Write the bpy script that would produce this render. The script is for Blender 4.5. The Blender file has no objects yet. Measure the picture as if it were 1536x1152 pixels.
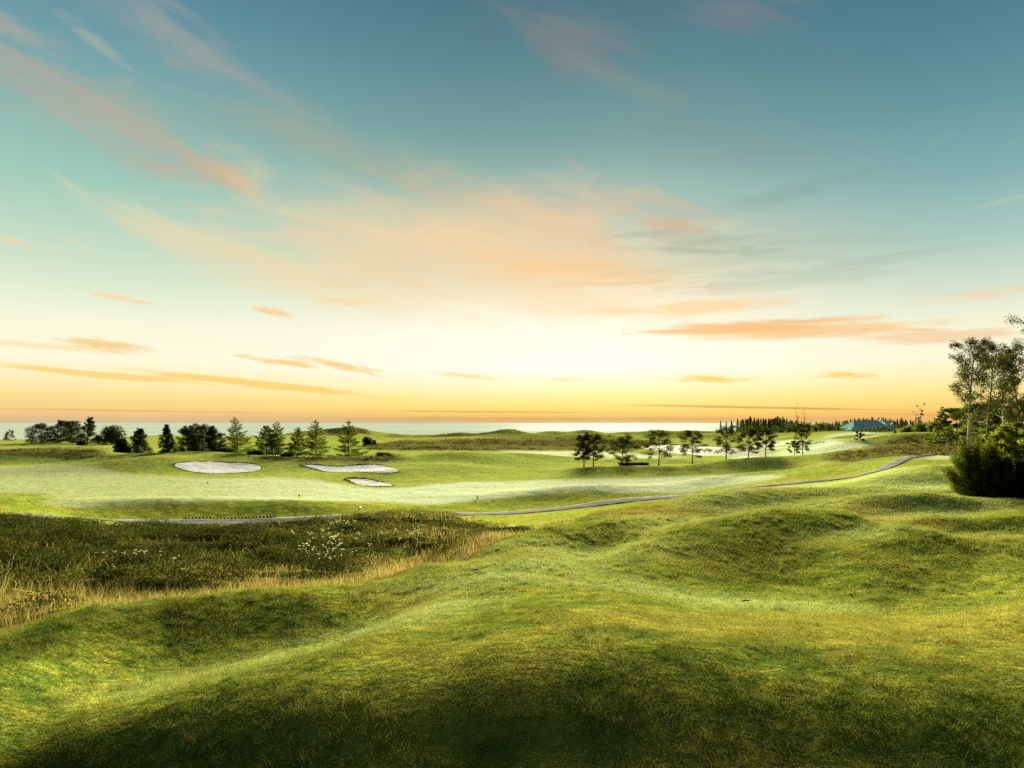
import bpy, math, random
import numpy as np

# ------------------------------------------------------------------ basics
F = 1001.0            # focal length of the photograph in its own pixels
CX, HZ = 768.0, 634.0 # column straight ahead, row of the horizon
OFF = 17.0            # height of the eye above the sea
rng = np.random.default_rng(11)
random.seed(11)
sc = bpy.context.scene
COL = sc.collection

def lin(r, g, b):
    f = lambda c: (c/255/12.92 if c/255 <= .04045 else ((c/255+.055)/1.055)**2.4)
    return (f(r), f(g), f(b), 1.0)

def tag(o, label=None, cat=None, group=None, kind=None):
    if label: o['label'] = label
    if cat: o['category'] = cat
    if group: o['group'] = group
    if kind: o['kind'] = kind
    return o

def empty(name, loc, rz=0.0, s=1.0):
    o = bpy.data.objects.new(name, None)
    o.empty_display_size = .3
    COL.objects.link(o)
    o.location = loc; o.rotation_euler = (0, 0, rz); o.scale = (s, s, s)
    return o

def mesh_data(name, V, Fc, mats=(), smooth=False, attrs=None, mat_idx=None):
    """V (n,3); Fc: one (m,k) array of faces or a list of such arrays"""
    V = np.asarray(V, np.float32)
    if isinstance(Fc, np.ndarray): Fc = [Fc]
    me = bpy.data.meshes.new(name)
    me.vertices.add(len(V)); me.vertices.foreach_set('co', V.ravel())
    loops = np.concatenate([a.ravel() for a in Fc]).astype(np.int32)
    sizes = np.concatenate([np.full(len(a), a.shape[1], np.int32) for a in Fc])
    starts = np.concatenate([[0], np.cumsum(sizes)[:-1]]).astype(np.int32)
    me.loops.add(len(loops)); me.loops.foreach_set('vertex_index', loops)
    me.polygons.add(len(sizes)); me.polygons.foreach_set('loop_start', starts)
    me.polygons.foreach_set('use_smooth', np.full(len(sizes), smooth, bool))
    for m in mats: me.materials.append(m)
    if mat_idx is not None: me.polygons.foreach_set('material_index', np.asarray(mat_idx, np.int32))
    if attrs:
        for k, a in attrs.items():
            a = np.asarray(a, np.float32)
            if a.ndim == 1:
                at = me.attributes.new(k, 'FLOAT', 'POINT'); at.data.foreach_set('value', a)
            elif a.shape[1] == 3:
                at = me.attributes.new(k, 'FLOAT_VECTOR', 'POINT'); at.data.foreach_set('vector', a.ravel())
            else:
                at = me.attributes.new(k, 'FLOAT_COLOR', 'POINT'); at.data.foreach_set('color', a.ravel())
    me.update(calc_edges=True); me.validate(clean_customdata=False)
    return me

def link(name, me, parent=None, loc=(0, 0, 0), rz=0.0):
    o = bpy.data.objects.new(name, me); COL.objects.link(o)
    o.location = loc; o.rotation_euler = (0, 0, rz)
    if parent is not None: o.parent = parent
    return o

# ------------------------------------------------------------------ noise in numpy
_perm = np.random.default_rng(5).permutation(4096)
def _hash(ix, iy, s):
    return _perm[(_perm[(ix + s*131) & 4095] + iy) & 4095]/4095.0
def vnoise(x, y, s=0):
    ix = np.floor(x).astype(np.int64); iy = np.floor(y).astype(np.int64)
    fx = x-ix; fy = y-iy
    fx = fx*fx*fx*(fx*(fx*6-15)+10); fy = fy*fy*fy*(fy*(fy*6-15)+10)
    a = _hash(ix, iy, s); b = _hash(ix+1, iy, s); c = _hash(ix, iy+1, s); d = _hash(ix+1, iy+1, s)
    return (a*(1-fx)+b*fx)*(1-fy)+(c*(1-fx)+d*fx)*fy - .5
def fbm(x, y, s=0, o=3, g=.5):
    r = 0; a = 1; f = 1
    for i in range(o):
        r = r+a*vnoise(x*f+17.3*i, y*f-9.1*i, s+i); a *= g; f *= 2.03
    return r
def sstep(a, b, x):
    t = np.clip((x-a)/(b-a), 0, 1); return t*t*(3-2*t)

# ------------------------------------------------------------------ the lie of the land
# one long profile of the ground per direction: (distance, row of the photo it shows at) or (distance, height below the eye when negative)
COLS = {
 -400: [(6.4,-3.2),(10.6,-3.42),(12.5,940),(22,858),(36,803),(52,774),(66,760),(78,747),(105,716),(130,700),(160,686),(190,675),(230,668),(270,660),(330,-8.6),(450,-12),(600,-17.5),(900,-26)],
 0: [(6.4,-3.2),(10.6,957),(12.5,935),(20,860),(35,803),(50,772),(58,764),(66,757),(77,744),(100,720),(130,700),(160,684),(190,672),(230,666),(270,660),(330,-8.5),(450,-12),(600,-17.5),(900,-26)],
 130: [(6.3,-3.15),(12.4,914),(14.5,-4.1),(20,860),(31,815),(42,790),(52,780),(58,776),(65,762),(77,744),(100,720),(125,703),(150,688),(175,676),(190,673),(230,666),(270,659),(330,-8),(450,-12),(600,-17.5),(900,-26)],
 250: [(6.1,-3.08),(13.7,898),(16,-4.35),(20,857),(27,826),(35,803),(45,792),(52,789),(57,784),(61,770),(66,752),(78,-8.5),(100,-8.55),(110,712),(120,702),(135,691),(148,685),(165,-8),(200,-7.9),(260,661),(330,653),(420,-9),(600,-17.5),(900,-26)],
 375: [(6,-3),(14.5,887),(17,-4.4),(21,853),(28,822),(36,801),(45,792),(52,789),(58,783),(62,768),(67,752),(78,-8.5),(100,-8.55),(110,712),(122,702),(136,692),(146,686),(162,-8.2),(200,-8),(260,663),(330,656),(420,-9),(600,-17.5),(900,-26)],
 500: [(6,-2.92),(15.2,878),(18,-4.45),(22,850),(30,815),(40,788),(46,778),(52,-7.8),(58,779),(63,765),(70,753),(84,736),(90,-8.6),(100,720),(110,711),(128,696),(140,689),(155,-8.2),(190,-8.2),(250,665),(300,660),(370,654),(420,650),(480,-10),(620,-17.5),(900,-26)],
 640: [(6,-2.84),(8,-2.92),(11,-3.25),(14.5,885),(17.6,850),(20.5,-4.75),(28,815),(38,783),(44,771),(52,-7.6),(62,-8.5),(70,756),(85,-8.55),(105,-8.6),(125,700),(139,688),(150,-7.9),(165,-8.3),(190,679),(260,666),(330,661),(400,656),(440,654),(520,-12),(650,-17.5),(900,-26)],
 768: [(6,-2.78),(8,-2.8),(10,930),(13,890),(17,850),(21,825),(25,806),(28,-5),(36,793),(46,785),(55,776),(62,770),(68,760),(76,-8.45),(100,-8.55),(125,703),(140,692),(152,688),(170,-8.5),(190,680),(230,672),(300,664),(380,656),(420,652),(520,-12),(650,-17.5),(900,-26)],
 900: [(6,-2.78),(8,-2.78),(9.5,-2.85),(12.5,-3.24),(15.5,-3.68),(19,-4.05),(24,-4.45),(30,-4.5),(34,769),(40,-5.45),(50,-6.75),(58,-7.5),(66,757),(72,-8),(78,738),(90,-8.5),(110,712),(130,700),(160,689),(190,682),(230,674),(300,664),(370,657),(430,652),(520,-12),(650,-17.5),(900,-26)],
 1040: [(6,-2.8),(8.3,-2.82),(11,-3.24),(14,-3.8),(17,-4.2),(20,-4.38),(24,-4.42),(29,-4.36),(34,757),(39,746),(50,-6),(62,-7),(70,743),(80,-8),(95,722),(115,708),(130,699),(160,690),(180,685),(210,-9.6),(290,-9.6),(330,661),(420,652),(520,-12),(650,-17.5),(900,-26)],
 1160: [(6,-2.84),(9.2,-3.02),(12,-3.5),(14.5,-3.95),(17.5,-4.28),(21,-4.36),(26,-4.25),(32,-4.38),(38,-4.45),(44,736),(54,-5.8),(62,729),(70,722),(80,720),(100,713),(112,706),(125,692),(140,-8),(165,684),(220,672),(290,662),(380,654),(450,650),(600,-8.5),(900,-9),(2400,-9)],
 1270: [(6,-2.86),(8.8,-3),(11.5,-3.42),(13.5,-3.78),(16,-4.12),(19,-4.28),(22,-4.28),(26,-4.22),(30,-4.2),(35,-4.2),(40,738),(46,728),(54,-5),(62,717),(72,707),(85,698),(95,694),(110,686),(150,674),(200,664),(250,655),(300,650),(400,-5.6),(600,-6),(900,-6),(2400,-6)],
 1350: [(6,-2.86),(8.5,-3),(10.8,-3.38),(14,-3.95),(17,-4.2),(20,-4.25),(24,-4.2),(29,-4.12),(35,-4.05),(46,720),(55,708),(64,699),(75,690),(82,687),(95,684),(130,670),(170,662),(220,656),(280,648),(330,647),(500,-4.5),(900,-5),(2400,-5)],
 1450: [(6,-2.86),(8,-2.96),(10.8,-3.3),(14,-3.82),(17,-4.1),(20,-4.18),(24,-4.1),(29,-4),(36,744),(46,718),(58,703),(70,692),(80,684),(100,674),(140,661),(200,650),(300,-3),(900,-2),(2400,-2)],
 1536: [(6,-2.84),(8,-2.95),(12.5,-3.4),(16,-3.75),(20,-3.9),(24,-3.85),(28,765),(35,748),(45,730),(65,700),(90,682),(120,660),(200,-3),(300,-3),(900,-2),(2400,-2)],
 2000: [(5.2,1150),(8,1000),(12.5,900),(16,850),(21,800),(28,765),(35,748),(45,730),(65,700),(90,682),(120,660),(200,-3),(300,-3),(900,-2),(2400,-2)],
}
# mounds and hollows on top: (column, row-free distance, height, half width, half depth, turn)
BUMPS = [
 # px, D, h, sx, sy, rot(deg)



 (300, 65.0, .28, 8.5, 3.4, 0), (60, 66.0, 0.75, 6.5, 4.0, 0),
 (870, 77.0, 0.98, 8.0, 3.6, 8), (480, 66, 0.38, 5.0, 3.0, 0), (1095, 84, 1.20, 7.0, 4.0, 8),
 (60, 150, 1.80, 14, 7, 0), (120, 178, 1.20, 14, 8, 0), (215, 128, 1.35, 10, 8, 10), (300, 146, 1.05, 10, 6, 0),
 (690, 146, 1.50, 7.5, 7, 0), (790, 158, 1.20, 9, 7, 5), (655, 122, 0.75, 8, 6, 0), (590, 112, 0.52, 4.5, 4, 0),
 (525, 136, 0.68, 8, 4, 0), (950, 121, 0.75, 8, 4, 0), (1150, 121, 0.83, 6, 5, 0), (1085, 126, 0.75, 6, 4, 0),
 (1230, 115, 0.75, 9, 5, 10),
 (500, 412, 2.20, 12, 12, 0), (535, 418, 2.80, 9, 12, 0), (455, 420, 1.60, 12, 12, 0), (585, 425, 1.20, 10, 12, 0), (640, 425, 1.20, 8, 12, 0), (688, 420, 2.20, 8, 10, 0), (735, 418, 1.20, 7, 10, 0), (765, 416, 3.40, 7.5, 12, 0),
 (828, 420, 2.40, 7.5, 12, 0), (878, 428, 3.20, 8, 12, 0), (935, 430, 1.60, 7, 10, 0), (985, 425, 2.90, 9, 12, 0), (1035, 428, 2.40, 9, 12, 0), (1075, 428, 1.40, 7, 12, 0),
 (735, 375, 1.60, 13, 9, 0), (800, 380, 1.60, 14, 9, 0), (860, 370, 1.50, 14, 9, 0), (910, 365, 1.40, 12, 9, 0), (600, 380, 1.30, 15, 10, 0), (545, 330, 1.20, 14, 10, 0), (970, 385, 1.40, 14, 9, 0), (1030, 370, 1.30, 13, 9, 0), (1110, 400, 1.30, 15, 10, 0), (1200, 390, 1.20, 14, 10, 0),
 (690, 330, 1.89, 18, 16, 0), (820, 300, 1.62, 22, 14, 0), (740, 280, 1.20, 16, 10, 0), (930, 290, 1.35, 16, 10, 0),
 (1250, 225, 1.35, 9, 9, 20), (1290, 190, 1.20, 10, 9, 25), (1330, 150, 1.20, 9, 7, 15), (1265, 160, 1.05, 8, 7, 10), (1400, 150, 1.35, 10, 8, 10),
 (1335, 120, 0.75, 7, 5, 5), (1290, 250, 1.35, 12, 10, 15), (1370, 190, 1.05, 8, 8, 0),
 (1180, 300, 1.20, 14, 9, 10), (1225, 330, 1.30, 14, 9, 10), (1255, 270, 1.10, 10, 7, 15), (1310, 215, 0.90, 8, 6, 15), (1240, 180, 0.80, 9, 6, 15), (1390, 215, 1.00, 8, 6, 0), (1215, 150, 0.70, 8, 6, 10),
 (30, 120, 0.50, 10, 7, 0), (1140, 100, 0.45, 6, 4, 5), (740, 190, 0.70, 10, 6, 0), (845, 175, 0.80, 10, 6, 0), (640, 210, 0.80, 12, 7, 0), (960, 150, 0.60, 9, 6, 0), (1040, 145, 0.50, 7, 5, 0),
 (1260, 84, 0.50, 5, 4, 10), (1200, 76, 0.40, 5, 4, 10), (1330, 84, 0.35, 4, 3, 10), (325, 124, -.45, 4.5, 6, 0), (525, 119, -.4, 6.5, 5, 0), (553, 97, -.35, 2.6, 3.5, 0),
]

# long humps: crest line (column, distance, height), half width towards the eye and away from it
RIDGES = [
 ([(890,17.8,.04),(950,20.2,.46),(1040,23.4,.78),(1165,26.0,.88),(1265,25.8,.80),(1345,24.6,.15)], 3.2, 1.8),
 ([(1200,17.2,.06),(1280,19.0,.50),(1400,20.4,.68),(1500,19.8,.56),(1620,18.5,.3)], 2.5, 1.6),
 ([(765,24.4,.05),(830,25.8,.42),(920,26.8,.52),(1010,28.4,.16)], 2.4, 1.5),
 ([(1010,33.5,.1),(1070,36.5,.40),(1140,40.5,.48),(1225,42.0,.2)], 1.8, 2.2),
 ([(1230,32.5,.08),(1300,33.6,.48),(1390,33.2,.54),(1470,31.5,.36),(1560,30,.2)], 1.5, 1.7),
 ([(1250,43,.08),(1310,45,.42),(1390,46,.52),(1460,45,.2)], 1.8, 2.0),
 ([(1330,27.5,.05),(1410,26.6,.34),(1500,25.5,.26)], 1.05, 1.2),
 ([(1350,54,.1),(1400,56,.40),(1470,56,.3)], 1.7, 2.4),
 ([(1120,52,.06),(1190,53,.18),(1270,53,.20),(1320,54,.06)], 1.6, 2.4),
 ([(560,19.4,.0),(640,20.2,.12),(720,22.4,.05)], .9, 1.2),
]
def ridge_height(x, y):
    out = 0*x
    for pts, sn, sf in RIDGES:
        best = 0*x
        # resample the crest finely and keep the highest contribution
        P = np.array([((px-CX)/F*D, D, h) for px, D, h in pts]); t = np.linspace(0, len(P)-1, 13*(len(P)-1)+1)
        Q = np.stack([np.interp(t, np.arange(len(P)), P[:, k]) for k in range(3)], 1)
        r = 3.2*max(sn, sf)
        k = np.nonzero((x > Q[:, 0].min()-r) & (x < Q[:, 0].max()+r) & (y > Q[:, 1].min()-r) & (y < Q[:, 1].max()+r))[0]
        if len(k) == 0: continue
        X, Y = x[k], y[k]
        # signed distance from the crest, along the line of sight axis
        yc = np.interp(X, Q[np.argsort(Q[:, 0]), 0], Q[np.argsort(Q[:, 0]), 1])
        over = np.maximum(np.maximum(Q[:, 0].min()-X, X-Q[:, 0].max()), 0)
        dd = Y-yc; sg = np.where(dd < 0, sn, sf)
        best[k] = np.interp(X, Q[np.argsort(Q[:, 0]), 0], Q[np.argsort(Q[:, 0]), 2])*np.cos(np.clip(dd/(2.35*sg), -1, 1)*math.pi/2)**2*np.exp(-.5*(over/1.3)**2)
        out = out+best
    return out

def pchip_slopes(x, y):
    h = np.diff(x); d = np.diff(y, axis=0)/(h if y.ndim == 1 else h[:, None])
    m = np.zeros_like(y)
    if y.ndim == 1:
        w1 = 2*h[1:]+h[:-1]; w2 = h[1:]+2*h[:-1]
    else:
        w1 = (2*h[1:]+h[:-1])[:, None]; w2 = (h[1:]+2*h[:-1])[:, None]
    ok = d[:-1]*d[1:] > 0
    with np.errstate(divide='ignore', invalid='ignore'):
        mm = (w1+w2)/(w1/d[:-1]+w2/d[1:])
    m[1:-1] = np.where(ok, mm, 0.0); m[0] = d[0]; m[-1] = d[-1]
    return m

def hermite(x, y, m, q):
    i = np.clip(np.searchsorted(x, q)-1, 0, len(x)-2)
    h = x[i+1]-x[i]; t = np.clip((q-x[i])/h, 0, 1)
    t2 = t*t; t3 = t2*t
    return (2*t3-3*t2+1)*y[i]+(t3-2*t2+t)*h*m[i]+(-2*t3+3*t2)*y[i+1]+(t3-t2)*h*m[i+1]

_cpx = np.array(sorted(COLS)); _cu = (_cpx-CX)/F
_LD = np.linspace(math.log(1.5), math.log(2400), 900)
_tab = []
for p in _cpx:
    nodes = [(1.5, -2.95), (3.2, -2.92)]+[(D, (v if v < 0 else -(v-HZ)*D/F)) for D, v in COLS[int(p)]]
    nx = np.log(np.array([n[0] for n in nodes])); ny = np.array([n[1] for n in nodes])
    # softened cubic: pchip, then a light blur along the profile so that no node shows as a crease
    z = hermite(nx, ny, pchip_slopes(nx, ny), _LD)
    k = np.exp(-np.linspace(-2, 2, 9)**2); k /= k.sum()
    zp = np.pad(z, 4, mode='edge'); z = np.convolve(zp, k, mode='valid')
    _tab.append(z)
_tab = np.array(_tab)            # (columns, distances)
_slope = pchip_slopes(_cu, _tab)
# pchip is stiff across columns; blend with plain finite differences for rounder ridges
_fd = np.gradient(_tab, _cu, axis=0)
_slope = .5*_slope+.5*_fd

PONDC = ((1052-CX)/F*232, 232.0, 17.0, 52.0)
def base_height(x, y):
    az = np.arctan2(x, y); ca = np.clip(az, -.92, .92)
    r = np.hypot(x, y)
    D = np.clip(r*np.cos(ca), 1.5, 2399); u = np.tan(ca)
    t = (np.log(D)-_LD[0])/(_LD[1]-_LD[0]); j = np.clip(t.astype(np.int64), 0, len(_LD)-2); ft = t-j
    i = np.clip(np.searchsorted(_cu, u)-1, 0, len(_cu)-2)
    h = _cu[i+1]-_cu[i]; s = np.clip((u-_cu[i])/h, 0, 1)
    g = lambda T, a: T[a, j]*(1-ft)+T[a, j+1]*ft
    s2 = s*s; s3 = s2*s
    return ((2*s3-3*s2+1)*g(_tab, i)+(s3-2*s2+s)*h*g(_slope, i)+(-2*s3+3*s2)*g(_tab, i+1)+(s3-s2)*h*g(_slope, i+1))

def height(x, y, rough=True):
    x = np.asarray(x, float); y = np.asarray(y, float)
    z = base_height(x, y)
    for px, D, hh, sx, sy, ro in BUMPS:
        dx = x-(px-CX)/F*D; dy = y-D
        c, s_ = math.cos(math.radians(ro)), math.sin(math.radians(ro))
        a = (dx*c+dy*s_)/sx; b = (-dx*s_+dy*c)/sy
        z = z+hh*np.exp(-.5*(a*a+b*b))
    shp = z.shape; z = z+ridge_height(np.ravel(x), np.ravel(y)).reshape(shp)
    # the bank along the rough: a valley follows the lawn edge on the near side
    e, px = lawn_edge(x, y)
    A = np.interp(px, [-500, 0, 130, 250, 375, 500, 580, 670], [.0, .10, .40, .60, .62, .54, .32, 0.])
    sb = e-y; wv = np.interp(px, [-500, 0, 250, 500], [2.5, 2.6, 3.1, 3.3]); q = np.clip((sb-wv-.35)/wv, -1, 1)
    z = z-np.where(y > 1, A*np.cos(q*math.pi/2)**2, 0)
    # hollow added at the foot of the knoll so that the foreground turns dark
    B = np.interp(px, [-300, 0, 350, 560, 700, 830, 960, 1150, 1400, 1900], [.46, .46, .42, .42, .48, .46, .40, .36, .38, .38])
    z = z-np.where(y > 1, B*np.exp(-.5*((y-5.7)/1.0)**2), 0)
    m = np.hypot((x-PONDC[0])/PONDC[2], (y-PONDC[1])/PONDC[3])
    pm = sstep(1.12, .92, m)
    z = np.where(m < 1.5, np.maximum(z, -9.3+0*z)*(1-pm)+(-10.4)*pm, z)*1.0
    r = np.hypot(x, y)
    z = z + .05*fbm(x/3.1, y/3.1, 3, 2)*np.clip(r/12, .3, 1.6) + .035*fbm(x/.9, y/.9, 9, 2)*np.clip(r/20, .35, 1.2)
    if rough:
        e_, px_ = lawn_edge(x, y)
        hm = heath_mask(x, y)*sstep(1.0, 5.0, y-e_)*(.12+.88*sstep(47, 38, y))
        z = z + hm*(.50*np.maximum(fbm(x/2.8, y/1.4, 21, 3)+.12, 0)+.05*fbm(x/.35, y/.35, 31, 2))
    return z

def proj(x, y, z):
    return CX+F*x/y, HZ-F*z/y

def hit(px, py, d0, d1, n=700):
    """where the sight line through a photo pixel first meets the ground between two distances"""
    D = np.exp(np.linspace(math.log(d0), math.log(d1), n))
    x = (px-CX)/F*D; zr = -(py-HZ)/F*D
    g = height(x, D, False)-zr
    k = np.nonzero(g >= 0)[0]
    if len(k) == 0:
        i = int(np.argmin(np.abs(g)))
        return x[i], D[i], g[i]+zr[i]
    i = k[0]
    if i == 0: return x[0], D[0], g[0]+zr[0]
    t = -g[i-1]/(g[i]-g[i-1]); Dm = D[i-1]+t*(D[i]-D[i-1]); xm = (px-CX)/F*Dm
    return xm, Dm, float(height(np.array([xm]), np.array([Dm]), False)[0])

def at(px, D):
    x = (px-CX)/F*D
    return x, D, float(height(np.array([x]), np.array([D]))[0])

# ------------------------------------------------------------------ kinds of turf, by place
# outline of the mown near lawn against the rough (photo column -> distance of the edge)
_edge = np.array([(-500,10.6),(0,10.6),(130,12.6),(250,13.9),(375,14.7),(500,15.4),(580,16.6),(640,17.8),(690,19.4),(740,22.4),(800,26.4),(840,29),(900,35),(1000,38.5),(1060,42),(1120,47),(1250,56)], float)
def lawn_edge(x, y):
    px = CX+F*x/np.maximum(y, .5)
    return np.interp(px, _edge[:, 0], _edge[:, 1]), px
def heath_mask(x, y):
    e, px = lawn_edge(x, y)
    n = fbm(x/2.3, y/2.3, 41, 2)*3
    far = np.interp(px, [-500, 100, 140, 480, 560, 660, 700, 760, 840], [50, 50, 46.5, 47.5, 47.5, 50, 43, 38, 30])
    m = sstep(0, 1.0, y-e-.2)*sstep(0, 3.0, far-y+n)*sstep(840, 760, px)
    return np.where(y > 1, m, 0.0)
def dry_mask(x, y):
    """tall tan grass: the fringe of the rough along the lawn"""
    e, px = lawn_edge(x, y)
    w = np.interp(px, [-500, 0, 150, 260, 420, 560, 700, 800], [7.5, 7.5, 7.5, 7.5, 7.5, 9, 11, 9])
    n = fbm(x/1.8, y/1.8, 51, 3)
    return sstep(0, .4, y-e)*sstep(1.0, .35, (y-e)/w+n*.7)*sstep(860, 800, px)*np.where(y > 1, 1, 0)

def in_poly(poly, X, Y):
    X = np.asarray(X); inside = np.zeros(X.shape, bool)
    n = len(poly)
    for i in range(n):
        x1, y1 = poly[i]; x2, y2 = poly[(i+1) % n]
        c = ((y1 > Y) != (y2 > Y)) & (X < (x2-x1)*(Y-y1)/((y2-y1) if y2 != y1 else 1e-9)+x1)
        inside ^= c
    return inside

def ground_poly(pts, d0, d1):
    return [hit(px, py, d0, d1)[:2] for px, py in pts]

FAIRWAY = [(-90,703),(0,700),(100,697),(150,702),(190,710),(250,714),(330,718),(420,716),(470,719),(520,728),(570,733),(620,730),(650,726),(700,723),(757,722),(848,719),(952,717),(1040,714),(1110,712),(1165,712),(1172,716),
           (1120,724),(1060,733),(1020,739),(940,740),(860,737),(800,742),(730,750),(650,757),(560,752),(440,750),(380,751),(300,752),(200,758),(120,763),(60,757),(85,748),(60,740),(0,739),(-90,738)]

# ------------------------------------------------------------------ node helpers
class NT:
    def __init__(s, tree): s.t = tree; s.t.nodes.clear()
    def n(s, typ, **kw):
        o = s.t.nodes.new(typ)
        for k, v in kw.items(): setattr(o, k, v)
        return o
    def put(s, sock, v):
        if v is None: return
        if isinstance(v, bpy.types.NodeSocket): s.t.links.new(v, sock)
        else:
            try: sock.default_value = v
            except Exception:
                sock.default_value = tuple(v)[:3] if hasattr(v, '__len__') else (v, v, v)
    def m(s, op, a, b=None, c=None, clamp=False):
        o = s.n('ShaderNodeMath', operation=op, use_clamp=clamp)
        s.put(o.inputs[0], a)
        if b is not None: s.put(o.inputs[1], b)
        if c is not None: s.put(o.inputs[2], c)
        return o.outputs[0]
    def vm(s, op, a, b=None):
        o = s.n('ShaderNodeVectorMath', operation=op); s.put(o.inputs[0], a)
        if b is not None: s.put(o.inputs[1], b)
        return o.outputs[0]
    def mix(s, f, a, b, mode='MIX'):
        o = s.n('ShaderNodeMix', data_type='RGBA', blend_type=mode)
        s.put(o.inputs[0], f); s.put(o.inputs[6], a); s.put(o.inputs[7], b)
        return o.outputs[2]
    def mr(s, v, a, b, c=0., d=1., smooth=True):
        o = s.n('ShaderNodeMapRange', interpolation_type='SMOOTHSTEP' if smooth else 'LINEAR')
        s.put(o.inputs[0], v); s.put(o.inputs[1], a); s.put(o.inputs[2], b); s.put(o.inputs[3], c); s.put(o.inputs[4], d)
        return o.outputs[0]
    def noise(s, vec, scale, detail=3., rough=.5, dist=0.):
        o = s.n('ShaderNodeTexNoise'); s.put(o.inputs['Vector'], vec)
        o.inputs['Scale'].default_value = scale; o.inputs['Detail'].default_value = detail
        o.inputs['Roughness'].default_value = rough; o.inputs['Distortion'].default_value = dist
        return o.outputs['Fac']
    def ramp(s, f, stops):
        o = s.n('ShaderNodeValToRGB'); e = o.color_ramp.elements
        while len(e) > 1: e.remove(e[-1])
        e[0].position, e[0].color = stops[0]
        for p, c in stops[1:]:
            k = e.new(p); k.color = c
        s.put(o.inputs[0], f)
        return o.outputs[0]
    def attr(s, name): return s.n('ShaderNodeAttribute', attribute_name=name)

def new_mat(name):
    m = bpy.data.materials.new(name); m.use_nodes = True
    return m, NT(m.node_tree)

def turf_colour(b, pos, zone, zone2, za=None):
    """colour of the turf at a place: lawn, mown fairway, heather, tall dry grass, dew, far heath"""
    sz = b.n('ShaderNodeSeparateColor'); b.put(sz.inputs[0], zone)
    s2 = b.n('ShaderNodeSeparateColor'); b.put(s2.inputs[0], zone2)
    fair, heath, dry = sz.outputs[0], sz.outputs[1], sz.outputs[2]
    scrub, bare, dew = s2.outputs[0], s2.outputs[1], s2.outputs[2]
    # wind-combed streaks: the noise is stretched along one heading
    mp = b.n('ShaderNodeMapping'); b.put(mp.inputs[0], pos)
    mp.inputs['Rotation'].default_value = (0, 0, math.radians(-35)); mp.inputs['Scale'].default_value = (.62, 1, 1)
    st = mp.outputs[0]
    n_big = b.noise(pos, .22, 3, .55, .4); n_mid = b.noise(pos, 1.1, 4, .6, .6)
    n_str = b.noise(st, 2.6, 5, .62, .8); n_fine = b.noise(pos, 9, 3, .65)
    n_dew = b.noise(st, 5.5, 4, .65, 1.2)
    green = b.mix(b.mr(n_mid, .35, .68), (.062, .122, .007, 1), (.175, .225, .013, 1))
    lawn = b.mix(b.mr(n_str, .42, .66), green, (.30, .32, .026, 1))
    br = b.m('MULTIPLY', bare, b.mr(b.m('ADD', n_big, b.m('MULTIPLY', n_str, .5)), .62, .86))
    lawn = b.mix(br, lawn, b.mix(n_fine, (.33, .22, .026, 1), (.50, .40, .05, 1)))
    brown = b.m('MULTIPLY', b.m('MULTIPLY', b.mr(n_mid, .54, .72), b.mr(n_big, .40, .62)), .75)
    lawn = b.mix(brown, lawn, (.13, .075, .014, 1))
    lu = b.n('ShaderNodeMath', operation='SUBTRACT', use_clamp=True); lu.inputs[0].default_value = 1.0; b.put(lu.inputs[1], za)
    lawn = b.mix(lu.outputs[0], lawn, b.mix(b.mr(n_mid, .38, .66), (.034, .062, .006, 1), (.095, .085, .012, 1)))  # painted foreground shade darkens the lawn colour
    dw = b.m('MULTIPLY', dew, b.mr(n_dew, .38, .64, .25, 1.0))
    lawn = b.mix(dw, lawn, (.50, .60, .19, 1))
    fc = b.mix(b.mr(n_str, .35, .7), (.27, .335, .14, 1), (.44, .475, .26, 1))
    fc = b.mix(b.mr(n_big, .45, .75, 0, .55), fc, (.24, .34, .13, 1))
    c = b.mix(fair, lawn, fc)
    hc = b.mix(b.mr(n_mid, .4, .65), (.020, .024, .005, 1), (.065, .07, .012, 1))
    hc = b.mix(b.mr(n_str, .55, .75, 0, .6), hc, (.09, .065, .015, 1))
    c = b.mix(heath, c, hc)
    dc = b.mix(b.mr(n_str, .38, .66), (.14, .13, .022, 1), (.30, .20, .055, 1))
    c = b.mix(dry, c, dc)
    scn = b.mix(b.mr(n_mid, .4, .65), (.075, .078, .018, 1), (.19, .18, .045, 1))
    scn = b.mix(b.mr(n_big, .45, .65, 0, .6), scn, (.17, .12, .05, 1))
    c = b.mix(scrub, c, scn)
    return c, n_str, n_fine, n_mid

def make_ground_mat():
    m, b = new_mat('turf')
    pos = b.n('ShaderNodeNewGeometry').outputs['Position']
    z1 = b.attr('zone'); z2 = b.attr('zone2')
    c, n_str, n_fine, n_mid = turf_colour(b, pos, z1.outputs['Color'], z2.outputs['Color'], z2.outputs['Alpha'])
    c = b.mix(b.mr(n_fine, .35, .68, .0, .7), c, b.mix(.5, c, (.01, .015, .002, 1)))
    hgt = b.m('ADD', b.m('MULTIPLY', n_fine, .05), b.m('MULTIPLY', n_str, .09))
    bp = b.n('ShaderNodeBump'); bp.inputs['Strength'].default_value = .8; bp.inputs['Distance'].default_value = 1.0
    b.put(bp.inputs['Height'], hgt)
    p = b.n('ShaderNodeBsdfPrincipled')
    b.put(p.inputs['Base Color'], c); p.inputs['Roughness'].default_value = .85
    p.inputs['Specular IOR Level'].default_value = .0
    s = b.n('ShaderNodeSeparateColor'); b.put(s.inputs[0], z1.outputs['Color'])
    s2 = b.n('ShaderNodeSeparateColor'); b.put(s2.inputs[0], z2.outputs['Color'])
    sheen = b.m('MULTIPLY', s.outputs[0], .10)
    b.put(p.inputs['Sheen Weight'], sheen); p.inputs['Sheen Roughness'].default_value = .45
    b.put(p.inputs['Sheen Tint'], (.95, 1, .75, 1))
    b.put(p.inputs['Normal'], bp.outputs[0])
    o = b.n('ShaderNodeOutputMaterial'); b.put(o.inputs[0], p.outputs[0])
    return m
TURF = make_ground_mat()

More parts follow.
